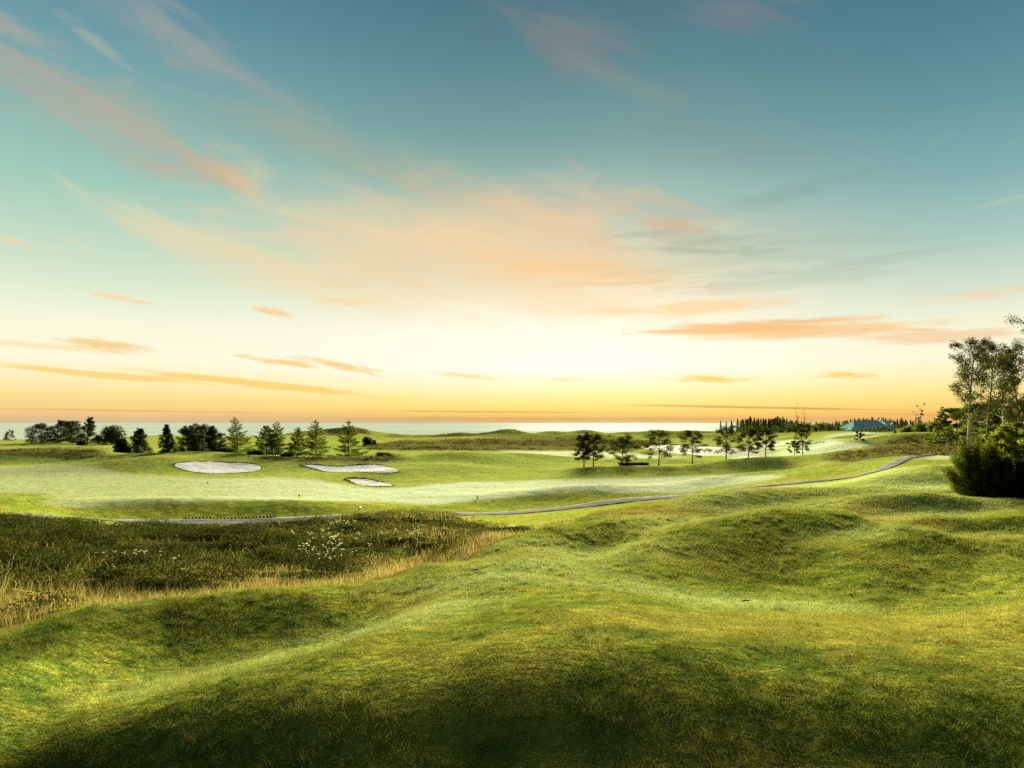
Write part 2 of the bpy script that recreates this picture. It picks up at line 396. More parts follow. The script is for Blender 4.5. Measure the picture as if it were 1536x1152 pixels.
def make_blade_mat(name, kind):
    """grass blades; kind lawn takes the colour of the turf at its foot, the others their own"""
    m, b = new_mat(name)
    rnd = b.attr('rnd').outputs['Fac']; tip = b.attr('tip').outputs['Fac']
    if kind == 'lawn':
        pos = b.n('ShaderNodeNewGeometry').outputs['Position']
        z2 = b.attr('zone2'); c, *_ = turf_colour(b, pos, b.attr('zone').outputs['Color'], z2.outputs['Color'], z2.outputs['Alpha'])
        c = b.mix(b.mr(rnd, 0, 1, .1, .55, False), c, b.mix(rnd, (.03, .06, .004, 1), (.26, .24, .05, 1)))
    elif kind == 'heath':
        c = b.ramp(rnd, [(0, (.012, .014, .003, 1)), (.3, (.028, .033, .006, 1)), (.55, (.062, .068, .011, 1)), (.75, (.15, .135, .025, 1)), (.9, (.19, .15, .035, 1)), (1, (.20, .13, .045, 1))])
    elif kind == 'dry':
        c = b.ramp(rnd, [(0, (.07, .085, .011, 1)), (.3, (.14, .13, .02, 1)), (.65, (.215, .155, .036, 1)), (1, (.33, .24, .09, 1))])
    d = b.n('ShaderNodeBsdfDiffuse'); b.put(d.inputs[0], c)
    t = b.n('ShaderNodeBsdfTranslucent'); b.put(t.inputs[0], c)
    if kind == 'lawn':
        g = b.n('ShaderNodeNewGeometry')
        v = b.vm('ADD', b.vm('SCALE', b.attr('tn').outputs['Vector']), g.outputs['Normal'])
        sc_ = v.node.inputs[0].links[0].from_node; sc_.inputs['Scale'].default_value = 3.0
        v = b.vm('NORMALIZE', v); b.put(d.inputs['Normal'], v)
    ms = b.n('ShaderNodeMixShader'); ms.inputs[0].default_value = {'lawn': .26, 'heath': .3, 'dry': .45}[kind]
    b.put(ms.inputs[1], d.outputs[0]); b.put(ms.inputs[2], t.outputs[0])
    o = b.n('ShaderNodeOutputMaterial'); b.put(o.inputs[0], ms.outputs[0])
    return m
M_BLADE = make_blade_mat('lawn_blade', 'lawn'); M_HEATH = make_blade_mat('heather_leaf', 'heath'); M_DRY = make_blade_mat('dry_blade', 'dry')

# ------------------------------------------------------------------ the ground as one sheet
def soft_poly(poly, px, py, j):
    xs = [p[0] for p in poly]; ys = [p[1] for p in poly]
    out = np.zeros(px.shape)
    k = np.nonzero((px > min(xs)-25) & (px < max(xs)+25) & (py > min(ys)-9) & (py < max(ys)+9))[0]
    if len(k) == 0: return out
    X = px[k]; Y = py[k]+(j[k] if hasattr(j, '__len__') else j); acc = 0
    for a in (-9, 0, 9):
        for b in (-1.6, -.8, 0, .8, 1.6): acc = acc+in_poly(poly, X+a, Y+b)
    out[k] = acc/15.
    return out

def zones(x, y, z):
    r = np.hypot(x, y); yy = np.maximum(y, .5)
    px, py = CX+F*x/yy, HZ-F*(z)/yy
    front = y > 1
    n1 = fbm(x/5, y/5, 61, 3); n2 = fbm(x/20, y/20, 71, 2)
    jit = n1*90/np.maximum(r, 20)*1.2
    fair = soft_poly(FAIRWAY, px, py, jit)*((y > 55) & (y < 150))*(.45+.55*sstep(150, 640, px))
    far1 = [(640,686),(700,681),(760,677),(870,676),(960,681),(1035,686),(960,689),(900,687),(860,684),(820,688),(760,683),(690,687),(650,689)]
    fair = np.maximum(fair, soft_poly(far1, px, py, jit)*((y > 155) & (y < 330))*.9)
    right1 = [(1095,674),(1130,662),(1190,660),(1240,661),(1330,668),(1290,676),(1220,682),(1170,690),(1100,692)]
    fair = np.maximum(fair, soft_poly(right1, px, py, jit)*((y > 140) & (y < 380))*(.55+.6*(n2 > -.1)))
    hill = [(1220,662),(1250,652),(1300,646),(1345,648),(1340,662),(1300,672),(1250,676)]
    fair = np.maximum(fair, soft_poly(hill, px, py, 0)*((y > 150) & (y < 400))*sstep(-.1, .25, fbm(x/14, y/9, 77, 2)))
    patch = [(1385,688),(1400,684),(1436,682),(1440,687),(1410,689)]
    fair = np.maximum(fair, soft_poly(patch, px, py, 0)*((y > 50) & (y < 120)))
    fair = np.clip(fair, 0, 1)*front
    heath = heath_mask(x, y); dry = dry_mask(x, y); heath = heath*(1-dry)
    # heath land far out and the unmown slope in front of the clubhouse
    sc1 = [(540,668),(600,662),(660,660),(760,658),(900,657),(985,662),(985,672),(880,677),(760,676),(640,680),(560,682)]
    sc2 = [(1232,692),(1245,680),(1290,674),(1330,664),(1360,652),(1400,652),(1470,660),(1470,682),(1380,688),(1300,694)]
    sc3 = [(-90,676),(0,674),(150,674),(165,684),(110,690),(60,686),(0,683),(-90,684)]
    sc4 = [(380,684),(440,686),(530,684),(600,680),(610,690),(560,694),(500,690),(430,692),(380,690)]
    scrub = np.maximum.reduce([soft_poly(sc1, px, py, jit)*((y > 200) & (y < 460)), soft_poly(sc2, px, py, jit)*((y > 80) & (y < 400)),
                               soft_poly(sc3, px, py, jit)*((y > 140) & (y < 300)), soft_poly(sc4, px, py, jit*.5)*((y > 130) & (y < 260))])
    scrub = np.maximum(scrub, sstep(330, 400, y)*sstep(.05, .3, n2+.15)*.8)*(1-fair)*front
    # turf worn and browned by drought on backs of mounds
    bare = .30+.28*sstep(650, 1000, px)*sstep(16, 9, y)
    for bx, bD, bs, ba in [(1000,30,5,.8),(1250,31,4.5,.9),(1180,34,4,.8),(930,8,2.2,.6),(1250,8.5,2.6,.6),(770,11,2.5,.75),(1420,11,3,.5),(300,12.6,3,.4),(960,33,4,.7),(1150,40,5,.6),(1060,20,3,.45)]:
        cx_ = (bx-CX)/F*bD
        bare = np.maximum(bare, ba*np.exp(-.5*(((x-cx_)/bs)**2+((y-bD)/bs)**2)))
    # dew lies in the hollows
    dew = .0*x+.15
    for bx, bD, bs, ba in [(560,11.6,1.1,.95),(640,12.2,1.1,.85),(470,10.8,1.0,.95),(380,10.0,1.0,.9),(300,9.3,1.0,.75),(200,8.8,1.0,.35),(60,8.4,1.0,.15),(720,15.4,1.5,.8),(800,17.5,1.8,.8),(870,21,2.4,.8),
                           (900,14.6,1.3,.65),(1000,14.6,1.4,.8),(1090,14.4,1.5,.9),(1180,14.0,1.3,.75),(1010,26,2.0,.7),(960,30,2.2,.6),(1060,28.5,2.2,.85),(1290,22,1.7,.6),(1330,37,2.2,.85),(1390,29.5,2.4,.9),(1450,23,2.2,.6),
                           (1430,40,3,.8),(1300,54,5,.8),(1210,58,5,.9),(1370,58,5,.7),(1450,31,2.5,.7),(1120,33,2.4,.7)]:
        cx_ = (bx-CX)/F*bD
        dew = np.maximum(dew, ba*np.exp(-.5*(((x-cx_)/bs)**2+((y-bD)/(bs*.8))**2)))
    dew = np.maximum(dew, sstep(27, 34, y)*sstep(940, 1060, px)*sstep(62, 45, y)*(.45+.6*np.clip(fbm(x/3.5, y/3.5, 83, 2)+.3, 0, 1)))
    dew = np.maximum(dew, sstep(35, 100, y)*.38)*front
    o = np.ones_like(x)
    # shade painted into the turf: left bank, knoll foot and near foreground
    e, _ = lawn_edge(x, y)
    lush_or_shade = sstep(520, 300, px)*sstep(2.7, 1.7, e-y)*sstep(-.1, .5, e-y)*.8
    lush_or_shade = np.maximum(lush_or_shade, sstep(460, 40, px)*sstep(9.8, 7.6, y)*1.0)
    lush_or_shade = np.maximum(lush_or_shade, np.exp(-.5*(((x+.1)/1.2)**2+((y-6.3)/.9)**2))*.4)
    lush_or_shade = np.maximum(lush_or_shade, .42*sstep(13.5, 8.0, y))
    lush_or_shade = lush_or_shade*front*np.clip(.8+1.1*fbm(x/1.3, y/1.3, 81, 3), 0, 1)
    return np.stack([fair, heath, dry, o], 1), np.stack([scrub*(1-heath), bare, dew*(1-fair)*(1-lush_or_shade), o-lush_or_shade], 1)

def grid_ground():
    az = np.concatenate([np.linspace(-.74, .74, 1150), np.linspace(.74, 2*math.pi-.74, 130)[1:-1]])
    r = np.exp(np.concatenate([np.linspace(math.log(1.2), math.log(4), 30)[:-1], np.linspace(math.log(4), math.log(520), 610)[:-1], np.linspace(math.log(520), math.log(2400), 60)]))
    A, R = np.meshgrid(az, r)
    x = (R*np.sin(A)).ravel(); y = (R*np.cos(A)).ravel()
    z = height(x, y)
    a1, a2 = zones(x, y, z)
    na, nr = len(az), len(r)
    i, j = np.meshgrid(np.arange(nr-1), np.arange(na), indexing='ij')
    j2 = (j+1) % na
    Fc = np.stack([i*na+j, i*na+j2, (i+1)*na+j2, (i+1)*na+j], -1).reshape(-1, 4)[:, ::-1]
    V = np.stack([x, y, z+OFF], 1)
    zc = float(height(np.array([.01]), np.array([.01]))[0])
    V = np.vstack([V, [[0, 0, zc+OFF]]]); a1 = np.vstack([a1, a1[:1]]); a2 = np.vstack([a2, a2[:1]])
    c = len(V)-1; k = np.arange(na)
    T = np.stack([np.full(na, c), (k+1) % na, k], 1)
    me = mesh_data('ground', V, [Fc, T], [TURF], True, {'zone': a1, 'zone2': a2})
    tag(link('ground', me), kind='structure')
grid_ground()

def terrain_normal(x, y, e=.25):
    hx = (height(x+e, y, False)-height(x-e, y, False))/(2*e); hy = (height(x, y+e, False)-height(x, y-e, False))/(2*e)
    n = np.stack([-hx, -hy, np.ones_like(hx)], 1)
    return n/np.linalg.norm(n, axis=1, keepdims=True)

# ------------------------------------------------------------------ sea and pond
def water_mat(name, c1, c2, rough, f0, f1, scx, scy):
    """water: grey-green body with sky reflection painted in as pale streaks, thin gloss on top"""
    m, b = new_mat(name)
    pos = b.n('ShaderNodeNewGeometry').outputs['Position']
    mp = b.n('ShaderNodeMapping'); b.put(mp.inputs[0], pos); mp.inputs['Scale'].default_value = (scx, scy, 1)
    n = b.noise(mp.outputs[0], 1.0, 4, .55, .5); n2 = b.noise(mp.outputs[0], 9.0, 4, .6)
    d = b.n('ShaderNodeBsdfDiffuse'); b.put(d.inputs[0], b.mix(b.mr(b.m('MULTIPLY_ADD', n2, .25, n), .50, .78), c1, c2))  # reflected sky painted into the diffuse colour, paler in streaks
    g = b.n('ShaderNodeBsdfGlossy'); g.inputs['Roughness'].default_value = rough; b.put(g.inputs[0], (.9, .95, .92, 1))
    ms = b.n('ShaderNodeMixShader'); b.put(ms.inputs[0], b.mr(n, .42, .60, f0, f1)); b.put(ms.inputs[1], d.outputs[0]); b.put(ms.inputs[2], g.outputs[0])
    o = b.n('ShaderNodeOutputMaterial'); b.put(o.inputs[0], ms.outputs[0]); return m
def disc(name, mat, cx, cy, rx, ry, z, n=96, kind='structure'):
    t = np.linspace(0, 2*math.pi, n, endpoint=False)
    V = np.vstack([np.stack([cx+rx*np.cos(t), cy+ry*np.sin(t), np.full(n, z)], 1), [[cx, cy, z]]])
    k = np.arange(n); T = np.stack([np.full(n, n), k, (k+1) % n], 1)
    return tag(link(name, mesh_data(name, V, T, [mat])), kind=kind)
disc('sea', water_mat('sea_water', (.27, .33, .27, 1), (.34, .37, .28, 1), .5, .004, .012, .0005, .0045), 0, 0, 90000, 90000, 0.0, 128)
disc('pond', water_mat('pond_water', (.30, .30, .19, 1), (.36, .35, .23, 1), .45, .004, .008, .05, .12), PONDC[0], PONDC[1], PONDC[2]*1.08, PONDC[3]*1.08, -9.55+OFF, 96)

# ------------------------------------------------------------------ sky and sun
SUN_AZ, SUN_EL = math.radians(9.0), math.radians(11.5)
EXPO = 2.65
SKY = 2**-EXPO

def make_world():
    w = bpy.data.worlds.new('World'); sc.world = w; w.use_nodes = True
    b = NT(w.node_tree)
    d = b.n('ShaderNodeTexCoord').outputs['Generated']
    sp = b.n('ShaderNodeSeparateXYZ'); b.put(sp.inputs[0], d)
    deg = 180/math.pi
    az = b.m('MULTIPLY', b.m('ARCTAN2', sp.outputs[0], sp.outputs[1]), deg)
    el = b.m('MULTIPLY', b.m('ARCSINE', b.m('MAXIMUM', b.m('MINIMUM', sp.outputs[2], 1.0), -1.0)), deg)
    def grad(st):
        # ramp position is the square root of elevation/90, so that the band above the horizon gets its detail
        return b.ramp(e01, [(math.sqrt(max(e, 0)/90), lin(*c)) for e, c in st])
    e01 = b.m('SQRT', b.m('DIVIDE', b.m('MAXIMUM', el, 0.0), 90.0))
    center = grad([(0,(196,176,132)),(.35,(222,176,104)),(1.0,(251,213,112)),(1.9,(254,231,140)),(3.0,(255,245,190)),(4.6,(255,252,236)),(7.4,(255,252,232)),(10.2,(248,239,208)),(13,(222,218,188)),(18,(162,192,180)),(23,(120,160,158)),(28,(92,136,144)),(32.5,(76,117,131)),(45,(52,84,112)),(90,(38,62,90))])
    left = grad([(0,(200,188,160)),(.35,(226,190,140)),(1.0,(246,208,134)),(2.0,(251,224,146)),(3.1,(253,237,180)),(4.8,(254,249,218)),(7.4,(247,247,220)),(10,(220,234,206)),(13,(196,220,196)),(17,(162,203,186)),(21,(140,184,176)),(26,(112,158,166)),(30,(92,138,156)),(34,(78,120,146)),(45,(56,92,120)),(90,(38,62,90))])
    right = grad([(0,(214,170,120)),(.35,(236,178,104)),(1.0,(249,205,110)),(2.0,(253,226,134)),(3.1,(254,238,172)),(4.8,(253,247,212)),(7.4,(240,242,212)),(10,(206,222,202)),(13,(170,202,192)),(17,(132,176,175)),(22,(100,149,157)),(26,(82,132,146)),(30,(69,117,137)),(34,(60,106,130)),(45,(42,78,108)),(90,(38,62,90))])
    back = grad([(0,(150,146,146)),(6,(142,142,148)),(14,(112,128,142)),(30,(66,94,116)),(90,(38,62,90))])
    fl = b.mr(az, 2, -32, 0, 1); fr = b.mr(az, 8, 36, 0, 1)
    c = b.mix(fr, b.mix(fl, center, left), right)
    fb = b.mr(b.m('ABSOLUTE', az), 50, 115, 0, 1)
    c = b.mix(fb, c, back)
    # ---- clouds: streaks of noise inside soft bands, each at its own bearing and height
    cb = b.n('ShaderNodeCombineXYZ'); b.put(cb.inputs[0], az); b.put(cb.inputs[1], el)
    def field(rot, sx, sy, detail, rough, dist, off):
        mp = b.n('ShaderNodeMapping', vector_type='POINT'); b.put(mp.inputs[0], cb.outputs[0])
        mp.inputs['Rotation'].default_value = (0, 0, math.radians(rot)); 
        m2 = b.n('ShaderNodeMapping'); b.put(m2.inputs[0], mp.outputs[0]); m2.inputs['Scale'].default_value = (sx, sy, 1); m2.inputs['Location'].default_value = (off, off*.7, off)
        return b.noise(m2.outputs[0], 1.0, detail, rough, dist)
    N = {'flat': field(0, .17, 1.5, 6, .66, .6, 3.1), 'diag': field(18, .10, .42, 6, .60, .7, 7.7), 'soft': field(12, .07, .26, 6, .66, .8, 1.3), 'fine': field(4, .5, 3.0, 6, .66, .6, 5.5)}
    # photo column, row, half width, half height (px), tilt (deg, falling to the right +), colour, opacity, field, raggedness, softness
    CL = [
     (120,165,330,78,12,(196,170,146),.55,'diag',1.8,1.1), (330,255,95,34,14,(206,176,146),.55,'diag',1.7,1.1), (345,262,50,17,10,(226,186,144),.5,'fine',1.4,1.),
     (15,40,75,24,14,(178,170,158),.6,'fine',1.2,.9), (250,45,260,42,20,(156,162,158),.7,'diag',1.8,1.), (150,68,70,15,26,(180,180,165),.5,'fine',1.3,.9), (430,190,300,60,16,(160,170,152),.55,'soft',1.4,1.1),
     (840,45,140,70,22,(130,132,132),.6,'diag',1.7,1.), (1110,18,130,42,10,(124,128,136),.6,'diag',1.7,1.), (980,140,160,26,20,(134,148,144),.5,'diag',1.5,1.), (1080,215,200,50,10,(124,150,150),.4,'soft',1.5,1.1),
     (700,370,460,115,8,(242,212,168),.90,'soft',1.2,1.1), (850,335,250,72,6,(236,198,156),.6,'diag',1.5,1.1), (870,405,190,30,6,(250,205,145),.7,'flat',1.2,.8), (1000,335,110,42,8,(206,172,140),.55,'diag',1.8,1.),
     (400,395,330,52,13,(246,218,170),.55,'diag',1.3,1.), 
     (1120,385,340,46,-2,(160,182,160),.34,'flat',1.6,1.1), (1200,415,260,26,-4,(168,186,164),.36,'flat',1.4,.9), (1040,365,160,24,6,(148,160,138),.4,'flat',1.4,.9),(1190,290,200,18,-8,(130,160,152),.35,'flat',1.5,1.),
     (1190,494,262,19,1,(247,198,132),.85,'flat',1.0,.7), (1130,490,190,13,-1,(245,184,118),.6,'flat',1.3,.6), (1390,505,180,16,3,(244,196,146),.65,'flat',1.3,.7), (1040,462,170,17,-2,(248,208,150),.75,'flat',1.3,.8), (1490,440,110,11,-2,(248,205,165),.7,'flat',1.2,.8),
     (165,519,75,10,4,(247,204,130),.85,'flat',.9,.5), (70,520,150,8,3,(250,216,150),.5,'flat',1.2,.8), (430,545,62,5.5,4,(248,208,128),.9,'flat',.6,.5), (510,548,75,7,9,(248,205,122),.9,'flat',.7,.5), (362,533,22,4,0,(249,212,140),.8,'flat',.6,.6), (692,563,55,5,4,(250,218,130),.8,'flat',.7,.6),
     (150,562,220,7.5,4,(249,212,120),.85,'flat',.9,.6), (400,577,230,7.5,5.2,(248,208,108),.85,'flat',.8,.6), (180,448,60,6,7,(250,212,160),.7,'fine',.9,.6), (410,468,40,7,8,(249,205,140),.75,'fine',.9,.6), (520,452,60,6,3,(250,214,150),.6,'flat',.8,.6), (20,362,40,7,6,(240,214,170),.6,'fine',1.,.6), (104,359,18,3,2,(238,214,170),.6,'fine',.6,.6),
     (1060,568,68,7,3,(250,206,96),.9,'flat',.7,.5), (1265,562,55,7.5,4,(250,208,98),.9,'flat',.7,.5), (845,569,26,3.5,3,(251,224,140),.7,'flat',.6,.6), 
     (1120,611,260,2.6,1.6,(196,150,92),.75,'flat',.5,.6), (1400,622,150,2.6,2,(226,160,100),.55,'flat',.7,.6), (760,618,330,2.2,.4,(206,152,84),.6,'flat',1.0,.7), (250,617,260,2.0,.6,(214,160,96),.5,'flat',1.0,.7), (850,628,420,3.5,0,(188,160,120),.5,'flat',1.0,.8),
     (1410,210,30,10,-24,(130,170,172),.5,'fine',1.2,.9), (1500,303,60,6,-6,(180,200,175),.6,'fine',.9,.7), (560,250,260,60,12,(168,176,150),.5,'soft',1.4,1.1),
    ]
    def clouded(c, lo, hi):
        for px, py, wx, hy, tilt, colr, op, fld, amp, soft in CL:
            if fld == 'flat' and wx < 115 and py < 600: fld, amp, hy, wx, soft = 'fine', amp+.75, hy*1.25, wx*1.15, soft+.4
            a0 = math.atan((px-CX)/F); e0 = math.degrees(math.atan((HZ-py)/F*math.cos(a0)))
            k = 57.3/F*math.cos(a0)**1.5
            ra, rb = wx*k, hy*k
            reach = (rb+ra*abs(math.sin(math.radians(tilt))))*(1+amp*.5)
            if e0-reach > hi or e0+reach < lo: continue
            mp = b.n('ShaderNodeMapping', vector_type='TEXTURE'); b.put(mp.inputs[0], cb.outputs[0])
            mp.inputs['Location'].default_value = (math.degrees(a0), e0, 0); mp.inputs['Rotation'].default_value = (0, 0, math.radians(-tilt))
            mp.inputs['Scale'].default_value = (ra, rb, 1)
            ln = b.n('ShaderNodeVectorMath', operation='LENGTH'); b.put(ln.inputs[0], mp.outputs[0])
            q = b.m('MULTIPLY_ADD', N[fld], -amp*1.5, ln.outputs['Value'])
            t0 = 1-amp*.75
            c = b.mix(b.mr(q, t0-soft, t0, op, 0), c, lin(*colr))
        return c
    def bg(c):
        g = b.n('ShaderNodeBackground'); b.put(g.inputs[0], c); g.inputs[1].default_value = SKY; return g.outputs[0]
    def mixsh(f, x, y):
        g = b.n('ShaderNodeMixShader'); b.put(g.inputs[0], f); b.put(g.inputs[1], x); b.put(g.inputs[2], y); return g.outputs[0]
    # one sky; it is worked out in three bands only so that each ray evaluates the clouds it can meet
    plain = bg(c); low = bg(clouded(c, -90, 9.0)); high = bg(clouded(c, 9.0, 90))
    near = b.m('MULTIPLY', b.m('LESS_THAN', b.m('ABSOLUTE', az), 62.0), b.m('LESS_THAN', el, 44.0))
    sky = mixsh(near, plain, mixsh(b.m('GREATER_THAN', el, 9.0), low, high))
    # the physical sky adds its share of daylight
    ns = b.n('ShaderNodeTexSky', sky_type='NISHITA'); ns.sun_disc = False
    ns.sun_elevation = SUN_EL; ns.sun_rotation = SUN_AZ; ns.altitude = 20
    bg2 = b.n('ShaderNodeBackground'); b.put(bg2.inputs[0], ns.outputs[0]); bg2.inputs[1].default_value = .0003
    ad = b.n('ShaderNodeAddShader'); b.put(ad.inputs[0], sky); b.put(ad.inputs[1], bg2.outputs[0])
    o = b.n('ShaderNodeOutputWorld'); b.put(o.inputs[0], ad.outputs[0])
    w.cycles.sampling_method = 'MANUAL'; w.cycles.sample_map_resolution = 256
make_world()

sl = bpy.data.lights.new('sun', 'SUN'); sl.energy = 5.0; sl.angle = math.radians(18.0); sl.color = (1.0, .92, .70)
so = bpy.data.objects.new('sun', sl); COL.objects.link(so)
import mathutils
dirv = mathutils.Vector((math.sin(SUN_AZ)*math.cos(SUN_EL), math.cos(SUN_AZ)*math.cos(SUN_EL), math.sin(SUN_EL)))
so.rotation_euler = dirv.to_track_quat('Z', 'Y').to_euler()
so.location = (20, 60, 60)

cam = bpy.data.cameras.new('camera'); co = bpy.data.objects.new('camera', cam); COL.objects.link(co)
cam.sensor_width = 36; cam.lens = 36*F/1536; cam.shift_y = (HZ-576)/1536
cam.clip_start = .1; cam.clip_end = 200000
co.location = (0, 0, OFF); co.rotation_euler = (math.pi/2, 0, 0)
sc.camera = co
vs = sc.view_settings; vs.view_transform = 'Standard'; vs.look = 'None'; vs.gamma = 1; vs.exposure = EXPO; vs.use_curve_mapping = False
sc.cycles.max_bounces = 5; sc.cycles.diffuse_bounces = 2; sc.cycles.glossy_bounces = 2; sc.cycles.transmission_bounces = 3; sc.cycles.transparent_max_bounces = 4
sc.cycles.use_denoising = False
sc.cycles.use_adaptive_sampling = True; sc.cycles.adaptive_threshold = .006

# ------------------------------------------------------------------ mesh pieces for plants
class Geo:
    """collects tubes and leaves; build() gives one mesh"""
    def __init__(s): s.V = []; s.F4 = []; s.F3 = []; s.R = []; s.T = []; s.M4 = []; s.M3 = []; s.n = 0
    def add(s, V, F, rnd=0.5, mat=0, tip=None):
        V = np.asarray(V, float); F = np.asarray(F, np.int64)
        s.V.append(V)
        (s.F4 if F.shape[1] == 4 else s.F3).append(F+s.n)
        (s.M4 if F.shape[1] == 4 else s.M3).append(np.full(len(F), mat))
        s.R.append(np.broadcast_to(rnd, (len(V),)).astype(float)); s.n += len(V)
    def tube(s, P, rad, seg=6, mat=0):
        P = np.asarray(P, float); rad = np.asarray(rad, float); n = len(P)
        T = np.gradient(P, axis=0); T /= np.linalg.norm(T, axis=1, keepdims=True)+1e-9
        up = np.where(np.abs(T[:, 2:3]) > .9, np.array([[1., 0, 0]]), np.array([[0, 0, 1.]]))
        A = np.cross(T, up); A /= np.linalg.norm(A, axis=1, keepdims=True)+1e-9; B = np.cross(T, A)
        t = np.linspace(0, 2*np.pi, seg, endpoint=False)
        V = (P[:, None]+rad[:, None, None]*(A[:, None]*np.cos(t)[None, :, None]+B[:, None]*np.sin(t)[None, :, None])).reshape(-1, 3)
        i, j = np.meshgrid(np.arange(n-1), np.arange(seg), indexing='ij'); j2 = (j+1) % seg
        s.add(V, np.stack([i*seg+j, i*seg+j2, (i+1)*seg+j2, (i+1)*seg+j], -1).reshape(-1, 4), .5, mat)
    def leaves(s, C, U, W, mat=0, rnd=None):
        """diamond leaves: centre, half length vector, half width vector"""
        n = len(C); V = np.stack([C-U, C+W, C+U, C-W], 1).reshape(-1, 3)
        F = np.arange(4*n).reshape(n, 4)
        if rnd is None: rnd = rng.random(n)
        s.add(V, F, np.repeat(rnd, 4), mat)
    def mesh(s, name, mats, smooth=False):
        V = np.concatenate(s.V); Fs, ms = [], []
        if s.F4: Fs.append(np.concatenate(s.F4)); ms.append(np.concatenate(s.M4))
        if s.F3: Fs.append(np.concatenate(s.F3)); ms.append(np.concatenate(s.M3))
        return mesh_data(name, V, Fs, mats, smooth, {'rnd': np.concatenate(s.R)}, np.concatenate(ms))

def unit(v): return v/(np.linalg.norm(v, axis=-1, keepdims=True)+1e-9)
def rand_dirs(n): return unit(rng.normal(size=(n, 3)))
def cross_w(U, w):
    return unit(np.cross(U, rand_dirs(len(U))))*w

def leaf_mat(name, stops, trans=.35, gloss=.0):
    m, b = new_mat(name)
    c = b.ramp(b.attr('rnd').outputs['Fac'], stops)
    d = b.n('ShaderNodeBsdfDiffuse'); b.put(d.inputs[0], c)
    t = b.n('ShaderNodeBsdfTranslucent'); b.put(t.inputs[0], b.mix(1.0, c, (1.15, 1.1, .6, 1), 'MULTIPLY'))
    ms = b.n('ShaderNodeMixShader'); ms.inputs[0].default_value = trans
    b.put(ms.inputs[1], d.outputs[0]); b.put(ms.inputs[2], t.outputs[0])
    o = b.n('ShaderNodeOutputMaterial'); b.put(o.inputs[0], ms.outputs[0])
    return m
def bark_mat(name, c1, c2, sc_=6.):
    m, b = new_mat(name)
    tc = b.n('ShaderNodeTexCoord').outputs['Object']
    mp = b.n('ShaderNodeMapping'); b.put(mp.inputs[0], tc); mp.inputs['Scale'].default_value = (1, 1, .3)
    c = b.mix(b.noise(mp.outputs[0], sc_, 3, .6), c1, c2)
    p = b.n('ShaderNodeBsdfPrincipled'); b.put(p.inputs['Base Color'], c); p.inputs['Roughness'].default_value = .9
    p.inputs['Specular IOR Level'].default_value = .1
    o = b.n('ShaderNodeOutputMaterial'); b.put(o.inputs[0], p.outputs[0])
    return m
def plain_mat(name, c1, c2, scale=8., rough=.7, spec=.2, bump=0.):
    m, b = new_mat(name)
    pos = b.n('ShaderNodeTexCoord').outputs['Object']
    n = b.noise(pos, scale, 4, .6)
    p = b.n('ShaderNodeBsdfPrincipled'); b.put(p.inputs['Base Color'], b.mix(b.mr(n, .3, .7), c1, c2)); p.inputs['Roughness'].default_value = rough
    p.inputs['Specular IOR Level'].default_value = spec
    if bump:
        bp = b.n('ShaderNodeBump'); bp.inputs['Strength'].default_value = bump; b.put(bp.inputs['Height'], n); bp.inputs['Distance'].default_value = .1
        b.put(p.inputs['Normal'], bp.outputs[0])
    o = b.n('ShaderNodeOutputMaterial'); b.put(o.inputs[0], p.outputs[0])
    return m

L_PINE = leaf_mat('pine_needles', [(0, (.012, .019, .006, 1)), (.6, (.030, .045, .012, 1)), (1, (.065, .085, .020, 1))], .25)
L_SPRUCE = leaf_mat('larch_needles', [(0, (.026, .042, .007, 1)), (.6, (.065, .10, .014, 1)), (1, (.14, .17, .025, 1))], .42)
L_LEAF = leaf_mat('maple_leaves', [(0, (.018, .026, .004, 1)), (.6, (.036, .048, .008, 1)), (1, (.08, .09, .014, 1))], .32)
L_BIRCH = leaf_mat('birch_leaves', [(0, (.016, .020, .005, 1)), (.6, (.038, .046, .010, 1)), (1, (.085, .095, .018, 1))], .3)
L_LIGHT = leaf_mat('alder_leaves', [(0, (.07, .095, .010, 1)), (.6, (.17, .21, .018, 1)), (1, (.30, .32, .03, 1))], .58)
L_WOOD = leaf_mat('wood_leaves', [(0, (.030, .044, .012, 1)), (.6, (.075, .10, .022, 1)), (1, (.15, .17, .036, 1))], .42)
L_FAR = leaf_mat('far_needles', [(0, (.035, .048, .026, 1)), (.6, (.065, .082, .040, 1)), (1, (.10, .12, .05, 1))], .3)  # distance haze painted in: needles made paler
L_FARB = leaf_mat('far_leaves', [(0, (.05, .066, .026, 1)), (.6, (.09, .115, .038, 1)), (1, (.15, .17, .05, 1))], .35)  # leaf colour lightened likewise to stand for haze
L_BUSHP = leaf_mat('mugo_needles', [(0, (.020, .028, .008, 1)), (.6, (.065, .082, .017, 1)), (1, (.17, .17, .03, 1))], .42)
L_DARK = leaf_mat('dark_leaves', [(0, (.010, .015, .004, 1)), (.6, (.026, .036, .008, 1)), (1, (.06, .072, .014, 1))], .25)
B_DARK = bark_mat('dark_bark', (.02, .014, .008, 1), (.055, .04, .025, 1))
